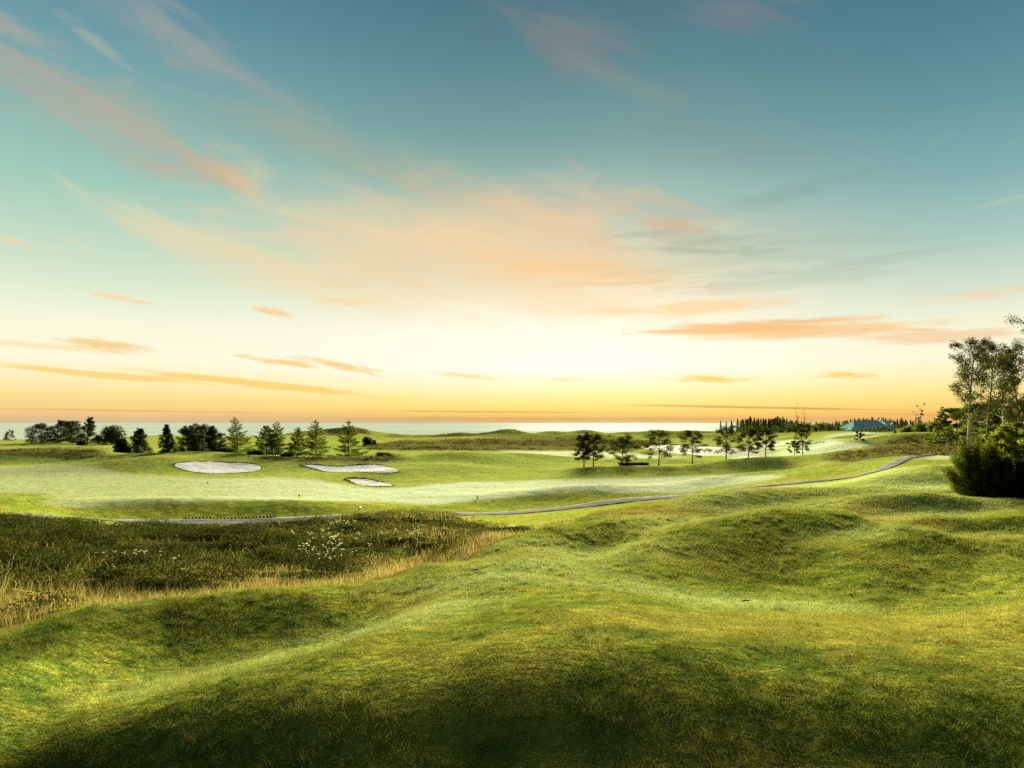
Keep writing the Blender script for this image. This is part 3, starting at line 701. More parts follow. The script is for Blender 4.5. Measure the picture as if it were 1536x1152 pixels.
def birch_bark():
    m, b = new_mat('birch_bark')
    tc = b.n('ShaderNodeTexCoord').outputs['Object']
    mp = b.n('ShaderNodeMapping'); b.put(mp.inputs[0], tc); mp.inputs['Scale'].default_value = (1.2, 1.2, 7)
    n = b.noise(mp.outputs[0], 1.6, 4, .65); n2 = b.noise(tc, 1.3, 3, .6)
    sx = b.n('ShaderNodeSeparateXYZ'); b.put(sx.inputs[0], tc)
    c = b.mix(b.mr(n, .5, .62), (.72, .74, .68, 1), (.13, .11, .09, 1))
    c = b.mix(b.mr(n2, .52, .62, 0, .7), c, (.30, .29, .25, 1))
    c = b.mix(b.mr(sx.outputs[2], 4.6, 6.2, 0, .92), c, (.05, .04, .03, 1))
    p = b.n('ShaderNodeBsdfPrincipled'); b.put(p.inputs['Base Color'], c); p.inputs['Roughness'].default_value = .9; p.inputs['Specular IOR Level'].default_value = .05
    o = b.n('ShaderNodeOutputMaterial'); b.put(o.inputs[0], p.outputs[0])
    return m
B_BIRCH = birch_bark(); B_GREY = bark_mat('grey_bark', (.07, .06, .045, 1), (.17, .155, .13, 1))

def curve(p0, d0, L, n=6, bend=(0, 0, .0), wob=.08):
    """a limb: starts at p0 along d0, bends and wobbles"""
    P = [np.array(p0, float)]; d = unit(np.array(d0, float)); st = L/(n-1)
    for i in range(n-1):
        d = unit(d+np.array(bend)/(n-1)+rng.normal(size=3)*wob)
        P.append(P[-1]+d*st)
    return np.array(P)

def plate(g, c, rx, rz, n, ls, mat=0, flat=.75, lw=.45):
    """a clump of leaves around a twig end: flattened, thicker at the middle, ragged at the rim"""
    d = rand_dirs(n); r = rng.random(n)**.45
    C = c+d*r[:, None]*np.array([rx, rx, rz])
    U = rand_dirs(n); U[:, 2] *= (1-flat); U = unit(U)*ls*(.6+.8*rng.random(n))[:, None]
    g.leaves(C, U, cross_w(U, ls*lw), mat)

def make_deciduous(H, R, clear, n_limbs, leaves, ls, leafm, seed, shape='round', gap=.25, extra=None, bark=None):
    """returns (trunk mesh, crown mesh)"""
    global rng
    rng = np.random.default_rng(seed)
    gt, gl = Geo(), Geo()
    top = curve((0, 0, -.25), (rng.normal()*.03, rng.normal()*.03, 1), H*.93+.25, 9, (0, 0, .1), .035)
    rb = H*.018+.02
    gt.tube(top, np.linspace(rb, rb*.18, 9)*np.array([1.35]+[1]*8), 7)
    tips = []
    for k in range(n_limbs):
        f = clear+(1-clear)*(k+.3)/n_limbs*.97
        i = f*8; a = int(min(i, 7)); p = top[a]*(1-(i-a))+top[a+1]*(i-a)
        t = (f-clear)/(1-clear)
        if shape == 'round': prof = math.sin(math.pi*min(.12+.80*t, 1))**.6
        elif shape == 'oval': prof = (math.sin(math.pi*(.18+.75*t)))**.8
        else: prof = (1-t)**.8+.08
        L = R*prof*(.75+.45*rng.random())
        if rng.random() < gap*.35: L *= .55
        az = k*2.4+rng.normal()*.35
        up = .15+.75*t
        d = (math.cos(az), math.sin(az), up)
        P = curve(p, d, L*1.05, 6, (0, 0, -.15+.3*t), .10)
        gt.tube(P, np.linspace(rb*.42*(1-.6*t), rb*.08, 6), 5)
        tips += [(P[5], 1.0), (P[4], .9), (P[3], .75)]
        for q in range(2):
            s_ = 2+int(rng.integers(0, 3)); d2 = unit(P[min(s_+1, 5)]-P[s_])+rng.normal(size=3)*.6
            P2 = curve(P[s_], d2, L*.45, 4, (0, 0, .1), .12)
            gt.tube(P2, np.linspace(rb*.16, rb*.05, 4), 4); tips += [(P2[3], .85)]
    tips.append((top[-1], .8)); tips.append((top[-2], .8))
    if extra: 
        for p0, d0, L, nb in extra:
            P = curve(p0, d0, L, 7, (0, 0, .1), .06); gt.tube(P, np.linspace(rb*.4, rb*.1, 7), 5)
            for i in range(7-nb, 7): tips.append((P[i], .55))
    w = np.array([t_[1] for t_ in tips]); keep = rng.random(len(tips)) > gap
    w = w*keep; w[-2:] = .8
    if extra: w[-sum(e[3] for e in extra):] = .6
    tot = w.sum()
    for (p, ww), k in zip(tips, w):
        if k <= 0: continue
        n = int(leaves*k/tot); r = R*(.20+.16*rng.random())*k
        plate(gl, p+rng.normal(size=3)*R*.05, r, r*(.42+.2*rng.random()), n, ls)
    return gt.mesh('trunk', [bark or B_DARK], True), gl.mesh('crown', [leafm])

def make_conifer(H, R, leaves, ls, leafm, seed, full=.8, clear=.06, droop=-.1, up_tip=.35, gap=.15, spread=.16, lean=.0, bark=None, top_clump=False):
    """whorls of boughs with sprays of needles; full <1 gives a rounder head, 1 a cone"""
    global rng
    rng = np.random.default_rng(seed)
    gt, gl = Geo(), Geo()
    top = curve((0, 0, -.25), (lean+rng.normal()*.02, rng.normal()*.02, 1), H+.2, 8, (0, 0, .05), .02)
    rb = H*.016+.02
    gt.tube(top, np.linspace(rb, rb*.12, 8), 6)
    n_w = max(7, int(9+H*.9)); boughs = []
    for k in range(n_w):
        f = clear+(1-clear)*(k/(n_w-1))**.92*.985
        t = (f-clear)/(1-clear)
        i = f*7; a = int(min(i, 6)); p = top[a]*(1-(i-a))+top[a+1]*(i-a)
        nb = int(rng.integers(4, 7)); a0 = rng.random()*6.28
        for j in range(nb):
            if rng.random() < gap: continue
            L = R*((1-t)**full)*(.62+.5*rng.random())+.05*R
            az = a0+j*6.283/nb+rng.normal()*.25
            P = curve(p, (math.cos(az), math.sin(az), droop+.35*t+rng.normal()*.08), L, 6, (0, 0, up_tip), .05)
            boughs.append((P, L))
            gt.tube(P, np.linspace(rb*.30*(1-.6*t), rb*.05, 6), 4)
    tot = sum(L**1.3 for _, L in boughs)
    for P, L in boughs:
        n = max(4, int(leaves*L**1.3/tot))
        s = np.clip(.12+.9*rng.random(n)**.75, 0, 1)*5
        i = np.minimum(s.astype(int), 4); fr = (s-i)[:, None]
        C = P[i]*(1-fr)+P[i+1]*fr
        D = unit(P[i+1]-P[i])
        wid = L*spread*(1.15-.75*s/5)+ls*.3
        off = rand_dirs(n)*wid[:, None]*rng.random((n, 1))**.6; off[:, 2] *= .5
        U = unit(D*.9+off/(wid[:, None]+1e-6)*.8+np.array([0, 0, .25])+rng.normal(size=(n, 3))*.35)*ls*(.6+.8*rng.random(n))[:, None]
        gl.leaves(C+off, U, cross_w(U, ls*.28))
    return gt.mesh('trunk', [bark or B_DARK], True), gl.mesh('crown', [leafm])

def make_bush(W, H, leaves, ls, leafm, seed, lumps=9, flat=.3):
    """low shrub: several stems from the ground, a lumpy leafy mass open at the edges"""
    global rng
    rng = np.random.default_rng(seed)
    gt, gl = Geo(), Geo()
    for k in range(lumps):
        az = k*2.4+rng.random(); rr = (k/lumps)**.6
        ex = np.array([math.cos(az)*W*.36*rr, math.sin(az)*W*.36*rr, H*(.80-.42*rr*rng.random()-.12*rng.random())])
        P = np.array([[0, 0, -.1], ex*np.array([.4, .4, .5]), ex]); gt.tube(P, np.array([.05, .035, .015])*max(H, .4)*.5, 5)
        r = W*(.22+.08*rng.random())
        plate(gl, ex*np.array([1, 1, .8]), r, min(H*.38, r*1.1), int(leaves/lumps*.7), ls, 0, flat)
        plate(gl, ex*np.array([1, 1, .35]), r, H*.3, int(leaves/lumps*.3), ls, 0, flat)
    return gt.mesh('stem', [B_DARK], True), gl.mesh('foliage', [leafm])

def make_pineclump(H, W, leaves, ls, leafm, seed, form='oval', n=80, clear=.06):
    """seaside pine: boughs from the ground up carry many small brushy pads that close to a ragged, lumpy crown"""
    global rng
    rng = np.random.default_rng(seed)
    gt, gl = Geo(), Geo()
    top = curve((0, 0, -.25), (rng.normal()*.05, rng.normal()*.03, 1), H*.96+.25, 8, (0, 0, .05), .03)
    rb = H*.018+.03; gt.tube(top, np.linspace(rb, rb*.15, 8), 6)
    lop = rng.normal(size=2)*.10
    for k in range(n):
        t = (k+.5)/n; az = k*2.39996+rng.normal()*.35
        prof = {'oval': math.sin(math.pi*(.20+.76*t))**.65, 'cone': (1-t)**.72+.07, 'spread': math.sin(math.pi*(.28+.68*t))**.5}[form]
        lump = 1+.16*math.sin(3*az+seed)+.14*math.sin(9*t+seed*1.7)
        r = W*.5*prof*lump*(.45+.6*rng.random()**.5)
        z = H*(clear+(.97-clear)*t)
        i = min(z/H, .99)*7; a = int(min(i, 6)); p = top[a]*(1-(i-a))+top[a+1]*(i-a)
        tipp = p+np.array([r*math.cos(az)+lop[0]*W*t, r*math.sin(az)+lop[1]*W*t, .06*H*rng.normal()*.5])
        start = p-np.array([0, 0, min(.10*H, z*.6)])
        gt.tube(np.array([start, start*.45+tipp*.55-np.array([0, 0, .02*H]), tipp]), np.array([rb*.3, rb*.2, rb*.06])*(1-.5*t), 4)
        pr = W*(.085+.07*rng.random())*(.6+.6*prof)
        plate(gl, tipp, pr, pr*.68, int(leaves/n), ls, 0, .25, .32)
        plate(gl, start*.35+tipp*.65, pr*1.05, pr*.6, int(leaves/n*.55), ls, 0, .25, .32)
    plate(gl, top[-1]-np.array([0, 0, .02*H]), W*.06, H*.05, int(leaves/n*.6), ls, 0, .1, .3)
    return gt.mesh('trunk', [B_DARK], True), gl.mesh('crown', [leafm])

REPORT = []
def plant(name, meshes, px, D, label, cat, group=None, rz=0., s=1., parts=('trunk', 'crown'), sink=.05):
    x, y, z = at(px, D)
    o = empty(name, (x, y, z+OFF-sink), rz, s)
    tag(o, label, cat, group)
    for nm, me in zip(parts, meshes): link(nm, me, o)
    REPORT.append((name, px, round(HZ-F*z/y, 1)))
    return o
def m_of(pxs, D): return pxs/F*D

# ------------------------------------------------------------------ trees on the left, against the sea
G1 = 'dark pines on the ridge by the sea'
for i, (px, D, h, w, lab) in enumerate([
    (14, 262, 17, 14, 'tiny lone pine against the sea at the far end of the ridge'),
    (62, 238, 31, 36, 'low spreading dark pine at the open end of the ridge clump by the sea'),
    (86, 240, 36, 27, 'dark pine in the ridge clump, just behind the low spreading one'),
    (108, 238, 35, 28, 'round topped dark pine in the middle of the ridge clump'),
    (131, 232, 42, 25, 'tallest pointed dark pine of the ridge clump by the sea')]):
    ms = make_pineclump(m_of(h, D), m_of(w*1.04, D), 9000 if i else 1600, .16, L_PINE, 100+i, ['oval', 'spread', 'oval', 'oval', 'cone'][i], 70 if i else 30)
    plant('pine_tree', ms, px, D, lab, 'tree', G1)
plant('bush', make_bush(m_of(36, 226), m_of(32, 226), 3600, .30, L_PINE, 120, 14), 168, 226, 'broad round dark bush on the ridge beside the pine clump', 'bush', parts=('stem', 'foliage'))
plant('bush', make_bush(m_of(15, 226), m_of(20, 226), 900, .28, L_PINE, 121, 7), 149, 228, 'small dark bush squeezed between pine clump and broad round bush', 'bush', parts=('stem', 'foliage'))
plant('bush', make_bush(m_of(14, 205), m_of(11, 205), 800, .26, L_DARK, 122, 7), 122, 205, 'low brown green bush in the heath below the ridge pines', 'bush', parts=('stem', 'foliage'))

G2 = 'conifers in the row behind the white bunkers'
row = [
    (184, 166, 22, 20, 'P', .6, 'low dark pine bush tucked against the wide pine on the mound'),
    (208, 168, 39, 31, 'P', .75, 'wide cone shaped dark pine alone on the mound before the bunker'),
    (254, 160, 47, 25, 'P', .75, 'dark pine with layered boughs and broad head at the start of the dense clump'),
    (283, 158, 46, 32, 'P', .55, 'black dense pine in the clump above the oval bunker, layered pine beside it'),
    (304, 157, 48, 34, 'P', .55, 'blackest and widest pine of the clump above the oval bunker'),
    (327, 159, 46, 25, 'P', .7, 'narrow dark pine between the blackest pine and the tall feathery conifer'),
    (357, 158, 59, 35, 'S', .95, 'tall feathery conifer with thin pointed top behind the oval bunker'),
    (400, 156, 46, 34, 'S', .7, 'green bushy conifer leaning into a taller twin between the two large bunkers'),
    (414, 158, 53, 30, 'S', .8, 'taller twin of the bushy conifer pair between the two large bunkers'),
    (446, 156, 45, 26, 'S', .8, 'thin open green conifer with ragged top before the tall pair'),
    (474, 154, 57, 35, 'S', .85, 'tall green conifer with forked top above the start of the long bunker'),
    (524, 152, 57, 32, 'S', .85, 'tall green conifer standing apart above the long bunker, nearest the dunes'),
]
for i, (px, D, h, w, k, full, lab) in enumerate(row):
    if k == 'P': ms = make_pineclump(m_of(h, D), m_of(w*(1.12 if 280 < px < 310 else 1.02), D), 12000, .13, L_PINE, 140+i, {184: 'spread', 208: 'cone', 254: 'cone', 327: 'oval'}.get(px, 'spread'), 95, .03)
    else: ms = make_conifer(m_of(h, D), m_of(w*.74, D), 13000, .14, L_SPRUCE, 140+i, full=full*.85, clear=.11, droop=-.02, up_tip=.3, gap=.10, spread=.32)
    plant('pine_tree' if k == 'P' else 'conifer_tree', ms, px, D, lab, 'tree', G2)
plant('bush', make_bush(m_of(19, 232), m_of(16, 232), 1200, .28, L_DARK, 160, 8), 551, 232, 'round dark bush on the dune slope beyond the last tall conifer', 'bush', parts=('stem', 'foliage'))
plant('bush', make_bush(m_of(10, 236), m_of(9, 236), 500, .26, L_DARK, 161, 5), 562, 236, 'very small bush touching the round dark bush on the dune slope', 'bush', parts=('stem', 'foliage'))
for i, (px, D, w, h, lab) in enumerate([(338, 152, 30, 9, 'low olive shrub at the foot of the tall feathery conifer'), (382, 152, 26, 7, 'flat olive shrub between the feathery conifer and bushy pair'), (430, 153, 22, 6, 'flat dry shrub below the thin open conifer'), (575, 143, 30, 8, 'low grey green scrub patch on the rim behind the long bunker')]):
    plant('shrub', make_bush(m_of(w, D), m_of(h, D), 1300, .2, L_LEAF, 170+i, 9, .5), px, D, lab, 'shrub', parts=('stem', 'foliage'))

# ------------------------------------------------------------------ young trees along the middle of the course
G3 = 'young broadleaf trees along the fairway'
mid = [
    (876, 127, 46, 25, 'round', 'slim fairway tree in front of its fuller twin, at the dune end of the row'),
    (890, 129, 45, 31, 'round', 'full round headed fairway tree close beside its slim twin'),
    (932, 128, 40, 38, 'round', 'low wide headed fairway tree beside the clipped hedge'),
    (988, 127, 50, 40, 'oval', 'lopsided fairway tree with flat lower bough, past the far end of the hedge'),
    (1038, 129, 47, 33, 'oval', 'loose airy fairway tree seen before the bright pond'),
    (1089, 129, 48, 38, 'oval', 'widest airy fairway tree at the end of the pond'),
    (1122, 129, 47, 29, 'oval', 'fairway tree between the widest airy one and the small mound'),
    (1148, 123, 42, 26, 'oval', 'fairway tree standing on the small steep mound'),
]
for i, (px, D, h, w, shp, lab) in enumerate(mid):
    H = m_of(h, D)
    ms = make_deciduous(H, m_of(w*.56, D), .31, 22, 11000 if shp == 'round' else 8000, .10, L_LEAF, 200+i, shp, .03 if shp == 'round' else .12)
    plant('broadleaf_tree', ms, px, D, lab, 'tree', G3)
D = 135
plant('broadleaf_tree', make_deciduous(m_of(27, D), m_of(11, D), .35, 9, 2200, .10, L_LEAF, 220, 'round', .05), 1192, 133, 'smallest fairway tree, tucked beside the tree with the stray bough', 'tree', G3)
plant('broadleaf_tree', make_deciduous(m_of(44, D), m_of(13, D), .33, 18, 5000, .10, L_LEAF, 221, 'oval', .06, extra=[((0, 0, m_of(20, D)), (1, -.1, .12), m_of(31, D), 3)]), 1204, D, 'fairway tree with one long stray bough reaching out over the slope', 'tree', G3)

# clipped hedge between two of the fairway trees
def make_hedge():
    global rng
    rng = np.random.default_rng(31)
    D = 131; L, Hh, Wd = m_of(43, D), m_of(6.2, D), .9
    g, gl = Geo(), Geo()
    for k in range(24):
        x = (k/23-.5)*L*.96; g.tube(np.array([[x, 0, -.1], [x+.05, .02, Hh*.5], [x+rng.normal()*.1, rng.normal()*.1, Hh*.85]]), np.array([.03, .02, .01]), 4)
        for q in range(3):
            plate(gl, np.array([x+rng.normal()*.08, rng.normal()*.2, Hh*(.25+.25*q)]), .42, Hh*.24, 60, .10, 0, .3)
    return g.mesh('stem', [B_DARK], True), gl.mesh('foliage', [L_DARK])
plant('hedge', make_hedge(), 951, 131, 'low dark clipped hedge on the fairway between two young trees', 'hedge', parts=('stem', 'foliage'))

# ------------------------------------------------------------------ slope in front of the clubhouse
for i, (px, D, w, h, lf, lab) in enumerate([
    (1290, 148, 11, 12, L_LEAF, 'small round dark tree alone on the heath slope'),
    (1343, 176, 7, 12, L_LEAF, 'tiny upright sapling on the heath slope above the cart path'),
    (1343, 268, 15, 14, L_DARK, 'round dark bush on the skyline in front of the white gable')]):
    plant('small_tree', make_deciduous(m_of(h, D), m_of(w*.55, D), .22, 8, 900, .16, lf, 240+i, 'round', .08), px, D, lab, 'tree')
plant('small_tree', make_deciduous(m_of(18, 112), m_of(20, 112), .42, 11, 1300, .15, L_WOOD, 245, 'round', .2), 1415, 112, 'low flat topped tree on the slope before the woodland edge', 'tree')
def make_snag(H, seed, leafy=60):
    global rng
    rng = np.random.default_rng(seed)
    g, gl = Geo(), Geo()
    P = curve((0, 0, -.3), (rng.normal()*.05, 0, 1), H, 8, (0, 0, 0), .05); g.tube(P, np.linspace(.02*H+.02, .03, 8), 5)
    for k in range(9):
        i = 2+k % 6; az = k*2.4
        Q = curve(P[i], (math.cos(az), math.sin(az)*.5, .8), H*(.10+.16*rng.random()), 5, (0, 0, .3), .15); g.tube(Q, np.linspace(.05, .02, 5), 4)
        plate(gl, Q[-1], H*.035, H*.03, leafy//4, .22)
        if k % 3 == 0: plate(gl, P[i], H*.04, H*.03, leafy//3, .22)
    return g.mesh('trunk', [B_DARK], True), gl.mesh('crown', [L_FAR])
plant('dead_tree', make_snag(m_of(39, 420), 251, 70), 1197, 420, 'tall thin nearly bare tree rising above the far wood', 'tree')
plant('dead_tree', make_snag(m_of(33, 418), 252, 60), 1208, 418, 'shorter bare leaning tree beside the tall thin one above the far wood', 'tree')
plant('thin_tree', make_snag(m_of(40, 262), 253, 260), 1380, 262, 'thin ragged tree with leafy top near the clubhouse', 'tree')
plant('thin_tree', make_snag(m_of(31, 264), 254, 60), 1372, 264, 'bare stick thin tree next to the ragged leafy one near the clubhouse', 'tree')

# ------------------------------------------------------------------ woodland edge on the right
G4 = 'trees of the woodland edge'
edge = [  # column, distance, height, width (photo px), kind, label
    (1362, 235, 15, 26, 'b', 'low bush on the skyline just right of the clubhouse gable'),
    (1384, 225, 20, 28, 'b', 'brownish rounded bush below the thin ragged trees'),
    (1402, 180, 24, 24, 'b', 'low green bush filling the gap before the woodland edge'),
    (1412, 122, 56, 36, 'c', 'first pointed tree of the woodland edge, open to the sky on one side'),
    (1436, 120, 54, 36, 'd', 'rounded tree of the woodland edge just before the white birch trunk'),
    (1460, 110, 58, 44, 'd', 'wide tree of the woodland edge behind the white birch trunk'),
    (1484, 102, 64, 48, 'd', 'broad tree of the woodland edge between the two white trunks'),
    (1512, 95, 70, 50, 'd', 'tall broad tree of the woodland edge behind the second white trunk'),
    (1542, 88, 78, 56, 'd', 'last tree of the woodland edge, cut by the picture border'),
    (1590, 84, 82, 60, 'd', 'woodland edge tree beyond the picture border'),
]
for i, (px, D, h, w, k, lab) in enumerate(edge):
    if k == 'b': plant('bush', make_bush(m_of(w, D), m_of(h, D), 2200, .26, L_WOOD, 300+i, 11), px, D, lab, 'bush', parts=('stem', 'foliage'))
    elif k == 'c': plant('woodland_tree', make_conifer(m_of(h, D), m_of(w*.62, D), 5200, .22, L_WOOD, 300+i, full=.8, clear=.03, gap=.12, spread=.25), px, D, lab, 'tree', G4)
    else: plant('woodland_tree', make_deciduous(m_of(h, D), m_of(w*.58, D), .08, 18, 7000, .17, L_WOOD, 300+i, 'oval', .06), px, D, lab, 'tree', G4)

def make_birch(H, lean, clear, R, leaves, ls, seed, n_limbs=16, gap=.2, bark=None):
    global rng
    rng = np.random.default_rng(seed)
    gt, gl = Geo(), Geo()
    P = curve((0, 0, -.3), (lean, .0, 1), H*.97+.3, 12, (-lean*.7, 0, .05), .03)
    gt.tube(P, np.linspace(.0095*H+.012, .012, 12)*np.array([1.25]+[1]*11), 9)
    tips = []
    for k in range(n_limbs):
        f = clear+(1-clear)*(k+.2)/n_limbs*.98; t = (f-clear)/(1-clear)
        i = f*11; a = int(min(i, 10)); p = P[a]*(1-(i-a))+P[a+1]*(i-a)
        prof = (.45+1.0*t) if t < .55 else 1.0-.75*(t-.55)/.45
        L = R*prof*(.65+.5*rng.random()); az = k*2.4+rng.normal()*.4
        Q = curve(p, (math.cos(az), math.sin(az), .75+.5*t), L*1.2, 6, (0, 0, -.1), .10)
        gt.tube(Q, np.linspace(.032*(1-.5*t), .008, 6), 5)
        for j in (2, 3, 4, 5): tips.append((Q[j], .4+.12*j))
        for q in range(5):
            s_ = int(rng.integers(1, 5)); d2 = unit(Q[s_+1]-Q[s_])+rng.normal(size=3)*.7
            Q2 = curve(Q[s_], d2, L*(.3+.25*rng.random()), 4, (0, 0, -.1), .12)
            gt.tube(Q2, np.linspace(.012, .005, 4), 4); tips += [(Q2[3], .9), (Q2[2], .6)]
    tips += [(P[-1], .8), (P[-2], .8)]
    w = np.array([t_[1] for t_ in tips])*(rng.random(len(tips)) > gap)
    for (p, _), k in zip(tips, w):
        if k > 0: 
            n = int(leaves*k/w.sum()*(.5+rng.random())); r = R*(.10+.11*rng.random())
            plate(gl, p, r, r*.85, n, ls, 0, .35, .6)
    return gt.mesh('trunk', [bark or B_BIRCH], True), gl.mesh('crown', [L_BIRCH])
G5 = 'birches at the woodland edge'
plant('birch_tree', make_birch(m_of(218, 43), .03, .42, 2.2, 7600, .052, 330, 20, .34), 1450, 43, 'tall birch with bright white trunk standing behind the dark pine bush', 'tree', G5)
plant('birch_tree', make_birch(m_of(206, 46), .01, .48, 1.9, 6000, .052, 331, 18, .36, B_GREY), 1477, 46, 'birch with thin dull trunk between the two white trunked birches', 'tree', G5)
plant('birch_tree', make_birch(m_of(184, 49), .07, .50, 2.2, 6600, .052, 332, 18, .36), 1500, 49, 'birch with leaning white trunk rising out of the light green shrubs', 'tree', G5)
plant('birch_tree', make_birch(m_of(212, 47), .05, .46, 2.1, 7000, .052, 333, 18, .34, B_GREY), 1537, 47, 'birch at the picture border with a bare twig sticking up', 'tree', G5)
plant('birch_tree', make_birch(m_of(300, 40), -.01, .52, 2.4, 8000, .05, 334, 18, .25), 1590, 40, 'tall birch mostly beyond the picture border, one leafy bough reaching in above', 'tree', G5)

def make_pinebush(W, H, n_shoots, leaves, ls, leafm, seed, top=.35):
    """dwarf pine: many shoots rise and spread from the base, each ending in an upright brush of needles"""
    global rng
    rng = np.random.default_rng(seed)
    gt, gl = Geo(), Geo()
    gt.tube(curve((0, 0, -.2), (.02, .02, 1), H*.75, 6, (0, 0, .1), .03), np.linspace(.07, .02, 6), 6)
    per = leaves//n_shoots
    for k in range(n_shoots):
        u = (k+.5)/n_shoots; zz = u**1.15*.97; az = k*2.39996+rng.normal()*.2
        prof = (math.sin(math.pi*min(1, .22+.78*zz*.9)))**.7 if zz > top*.5 else .80+.5*zz
        r = W*.5*min(prof, 1)*(.80+.28*rng.random())
        if rng.random() < .3: r *= .65
        tipp = np.array([r*math.cos(az), r*math.sin(az), H*(.10+.90*zz)*(.93+.12*rng.random())])
        base = np.array([tipp[0]*.12, tipp[1]*.12, tipp[2]*.45-.05])
        mid = base*.4+tipp*.6+np.array([tipp[0]*.12, tipp[1]*.12, -H*.05])
        t = np.linspace(0, 1, 7)[:, None]; P = (1-t)**2*base+2*t*(1-t)*mid+t*t*tipp
        gt.tube(P, np.linspace(.022, .007, 7), 4)
        s_ = np.clip(.25+.8*rng.random(per)**.6, 0, 1)*6; i = np.minimum(s_.astype(int), 5); f = (s_-i)[:, None]
        C = P[i]*(1-f)+P[i+1]*f; D = unit(unit(P[i+1]-P[i])+np.array([0, 0, .55])); off = rand_dirs(per)*(.10+.09*rng.random((per, 1)))*H/3
        U = unit(D+unit(off)*.8+rng.normal(size=(per, 3))*.25)*ls*(.7+.6*rng.random(per))[:, None]
        gl.leaves(C+off, U, cross_w(U, ls*.22), 0, np.clip(.25*rng.random(per)+.75*rng.random(), 0, 1))
    return gt.mesh('trunk', [B_DARK], True), gl.mesh('crown', [leafm])
plant('pine_bush', make_pinebush(m_of(84, 35), m_of(92, 35), 170, 42000, .06, L_BUSHP, 340), 1470, 35, 'dense pine bush with upswept tips at the lawn edge before the birch', 'bush')
plant('pine_bush', make_pinebush(m_of(80, 33.6), m_of(66, 33.6), 150, 36000, .06, L_DARK, 341), 1518, 33.6, 'blackish low pine bush beside the taller pine bush at the lawn edge', 'bush')
plant('pine_bush', make_pinebush(m_of(90, 36), m_of(105, 36), 120, 24000, .07, L_DARK, 342), 1570, 36, 'pine bush cut off by the picture border at the lawn edge', 'bush')
for i, (px, D, h, w, lab) in enumerate([(1497, 39, 92, 50, 'light yellow green shrub between the pine bush and the leaning birch'), (1526, 38, 112, 52, 'taller light green shrub at the picture border under the birches'), (1480, 42, 78, 44, 'olive green shrub right behind the upswept pine bush'), (1560, 40, 125, 60, 'light green shrub beyond the picture border')]):
    plant('leafy_shrub', make_deciduous(m_of(h, D), m_of(w*.55, D), .06, 16, 9000, .065, L_LIGHT if i != 2 else L_WOOD, 350+i, 'oval', .08), px, D, lab, 'shrub')

# ------------------------------------------------------------------ far wood on the point
def far_spruce(seed):
    global rng
    rng = np.random.default_rng(seed)
    H = 11.0; g = Geo()
    g.tube(np.array([[0, 0, -.8], [0.05, 0, H*.5], [0, 0, H]]), np.array([.16, .1, .03]), 5, 0)
    n = 420; t = rng.random(n)**.9
    r = 1.75*(1-t)**.75*(.55+.45*np.sin(t*40+rng.random()*6)**2)
    az = rng.random(n)*6.28; rr = r*rng.random(n)**.5
    C = np.stack([rr*np.cos(az), rr*np.sin(az), H*(.10+.9*t)], 1)
    U = unit(np.stack([np.cos(az), np.sin(az), rng.normal(size=n)*.4-.1], 1)+rng.normal(size=(n, 3))*.3)*.42
    g.leaves(C, U, cross_w(U, .26), 1)
    return g.mesh('far_spruce', [B_DARK, L_FAR])
def far_leafy(seed):
    global rng
    rng = np.random.default_rng(seed)
    g = Geo(); H = 7.0
    g.tube(np.array([[0, 0, -.8], [0.1, 0, H*.4], [0, 0, H*.8]]), np.array([.15, .1, .04]), 5, 0)
    for k in range(11):
        d = rand_dirs(1)[0]; c = np.array([d[0]*1.5, d[1]*1.5, H*(.52+.34*d[2])])
        plate(g, c, 1.0+.4*rng.random(), .8, 55, .36, 1, .2)
    return g.mesh('far_leafy', [B_DARK, L_FARB])
SPR = [far_spruce(400+i) for i in range(6)]; LFY = [far_leafy(420+i) for i in range(4)]
rl = np.random.default_rng(77)
def far_tree(name, me, px, D, hpx, H0, label, group, wide=1.0):
    x, y, z = at(px, D); s = m_of(hpx, D)/H0
    o = link(name, me, None, (x, y, z+OFF-.1), rl.random()*6.28); o.scale = (s*wide, s*wide, s)
    tag(o, label, 'tree', group)
G6 = 'spruces of the far wood'
for k, (px, D, h, w, lab) in enumerate([(1074.5, 445, 9, 1.2, 'tiny spruce outermost at the seaward end of the far wood'), (1081, 450, 21, .8, 'thin spruce with high crown, second at the seaward end of the far wood'), (1089.5, 452, 20, .8, 'thin pale spruce, third at the seaward end of the far wood'),
        (1097.5, 450, 21, 1.1, 'fuller spruce, fourth at the seaward end of the far wood'), (1106.5, 448, 23, 1.15, 'dark full spruce just apart from the mass of the far wood')]):
    far_tree('spruce_tree', SPR[k % 6], px, D, h, 11.0, lab, G6, w)
def topline(px): return np.interp(px, [1112, 1125, 1150, 1172, 1190, 1215, 1240, 1262, 1285, 1310, 1340, 1365, 1395], [629, 627, 628, 625, 630, 633, 634, 631, 628, 627, 628, 630, 632])
LABW = 'spruce among many in the dense far wood on the skyline'
for row_, D0 in enumerate([455, 480, 510]):
    for px in np.arange(1112+row_*1.4, 1398, 4.4):
        D = D0+rl.normal()*7; x, y, z = at(px, D)
        base = HZ-F*z/y; h = base-topline(px)-1.2+rl.normal()*1.4+(1.6 if rl.random() < .15 else 0)-(row_ == 0)*1.5
        far_tree('spruce_tree', SPR[int(rl.integers(0, 6))], px+rl.normal()*.9, D, max(h, 8), 11.0, LABW, 'spruces in the mass of the far wood', .95+.35*rl.random())
LABL = 'leafy tree along the front of the far wood, paler than the spruces behind'
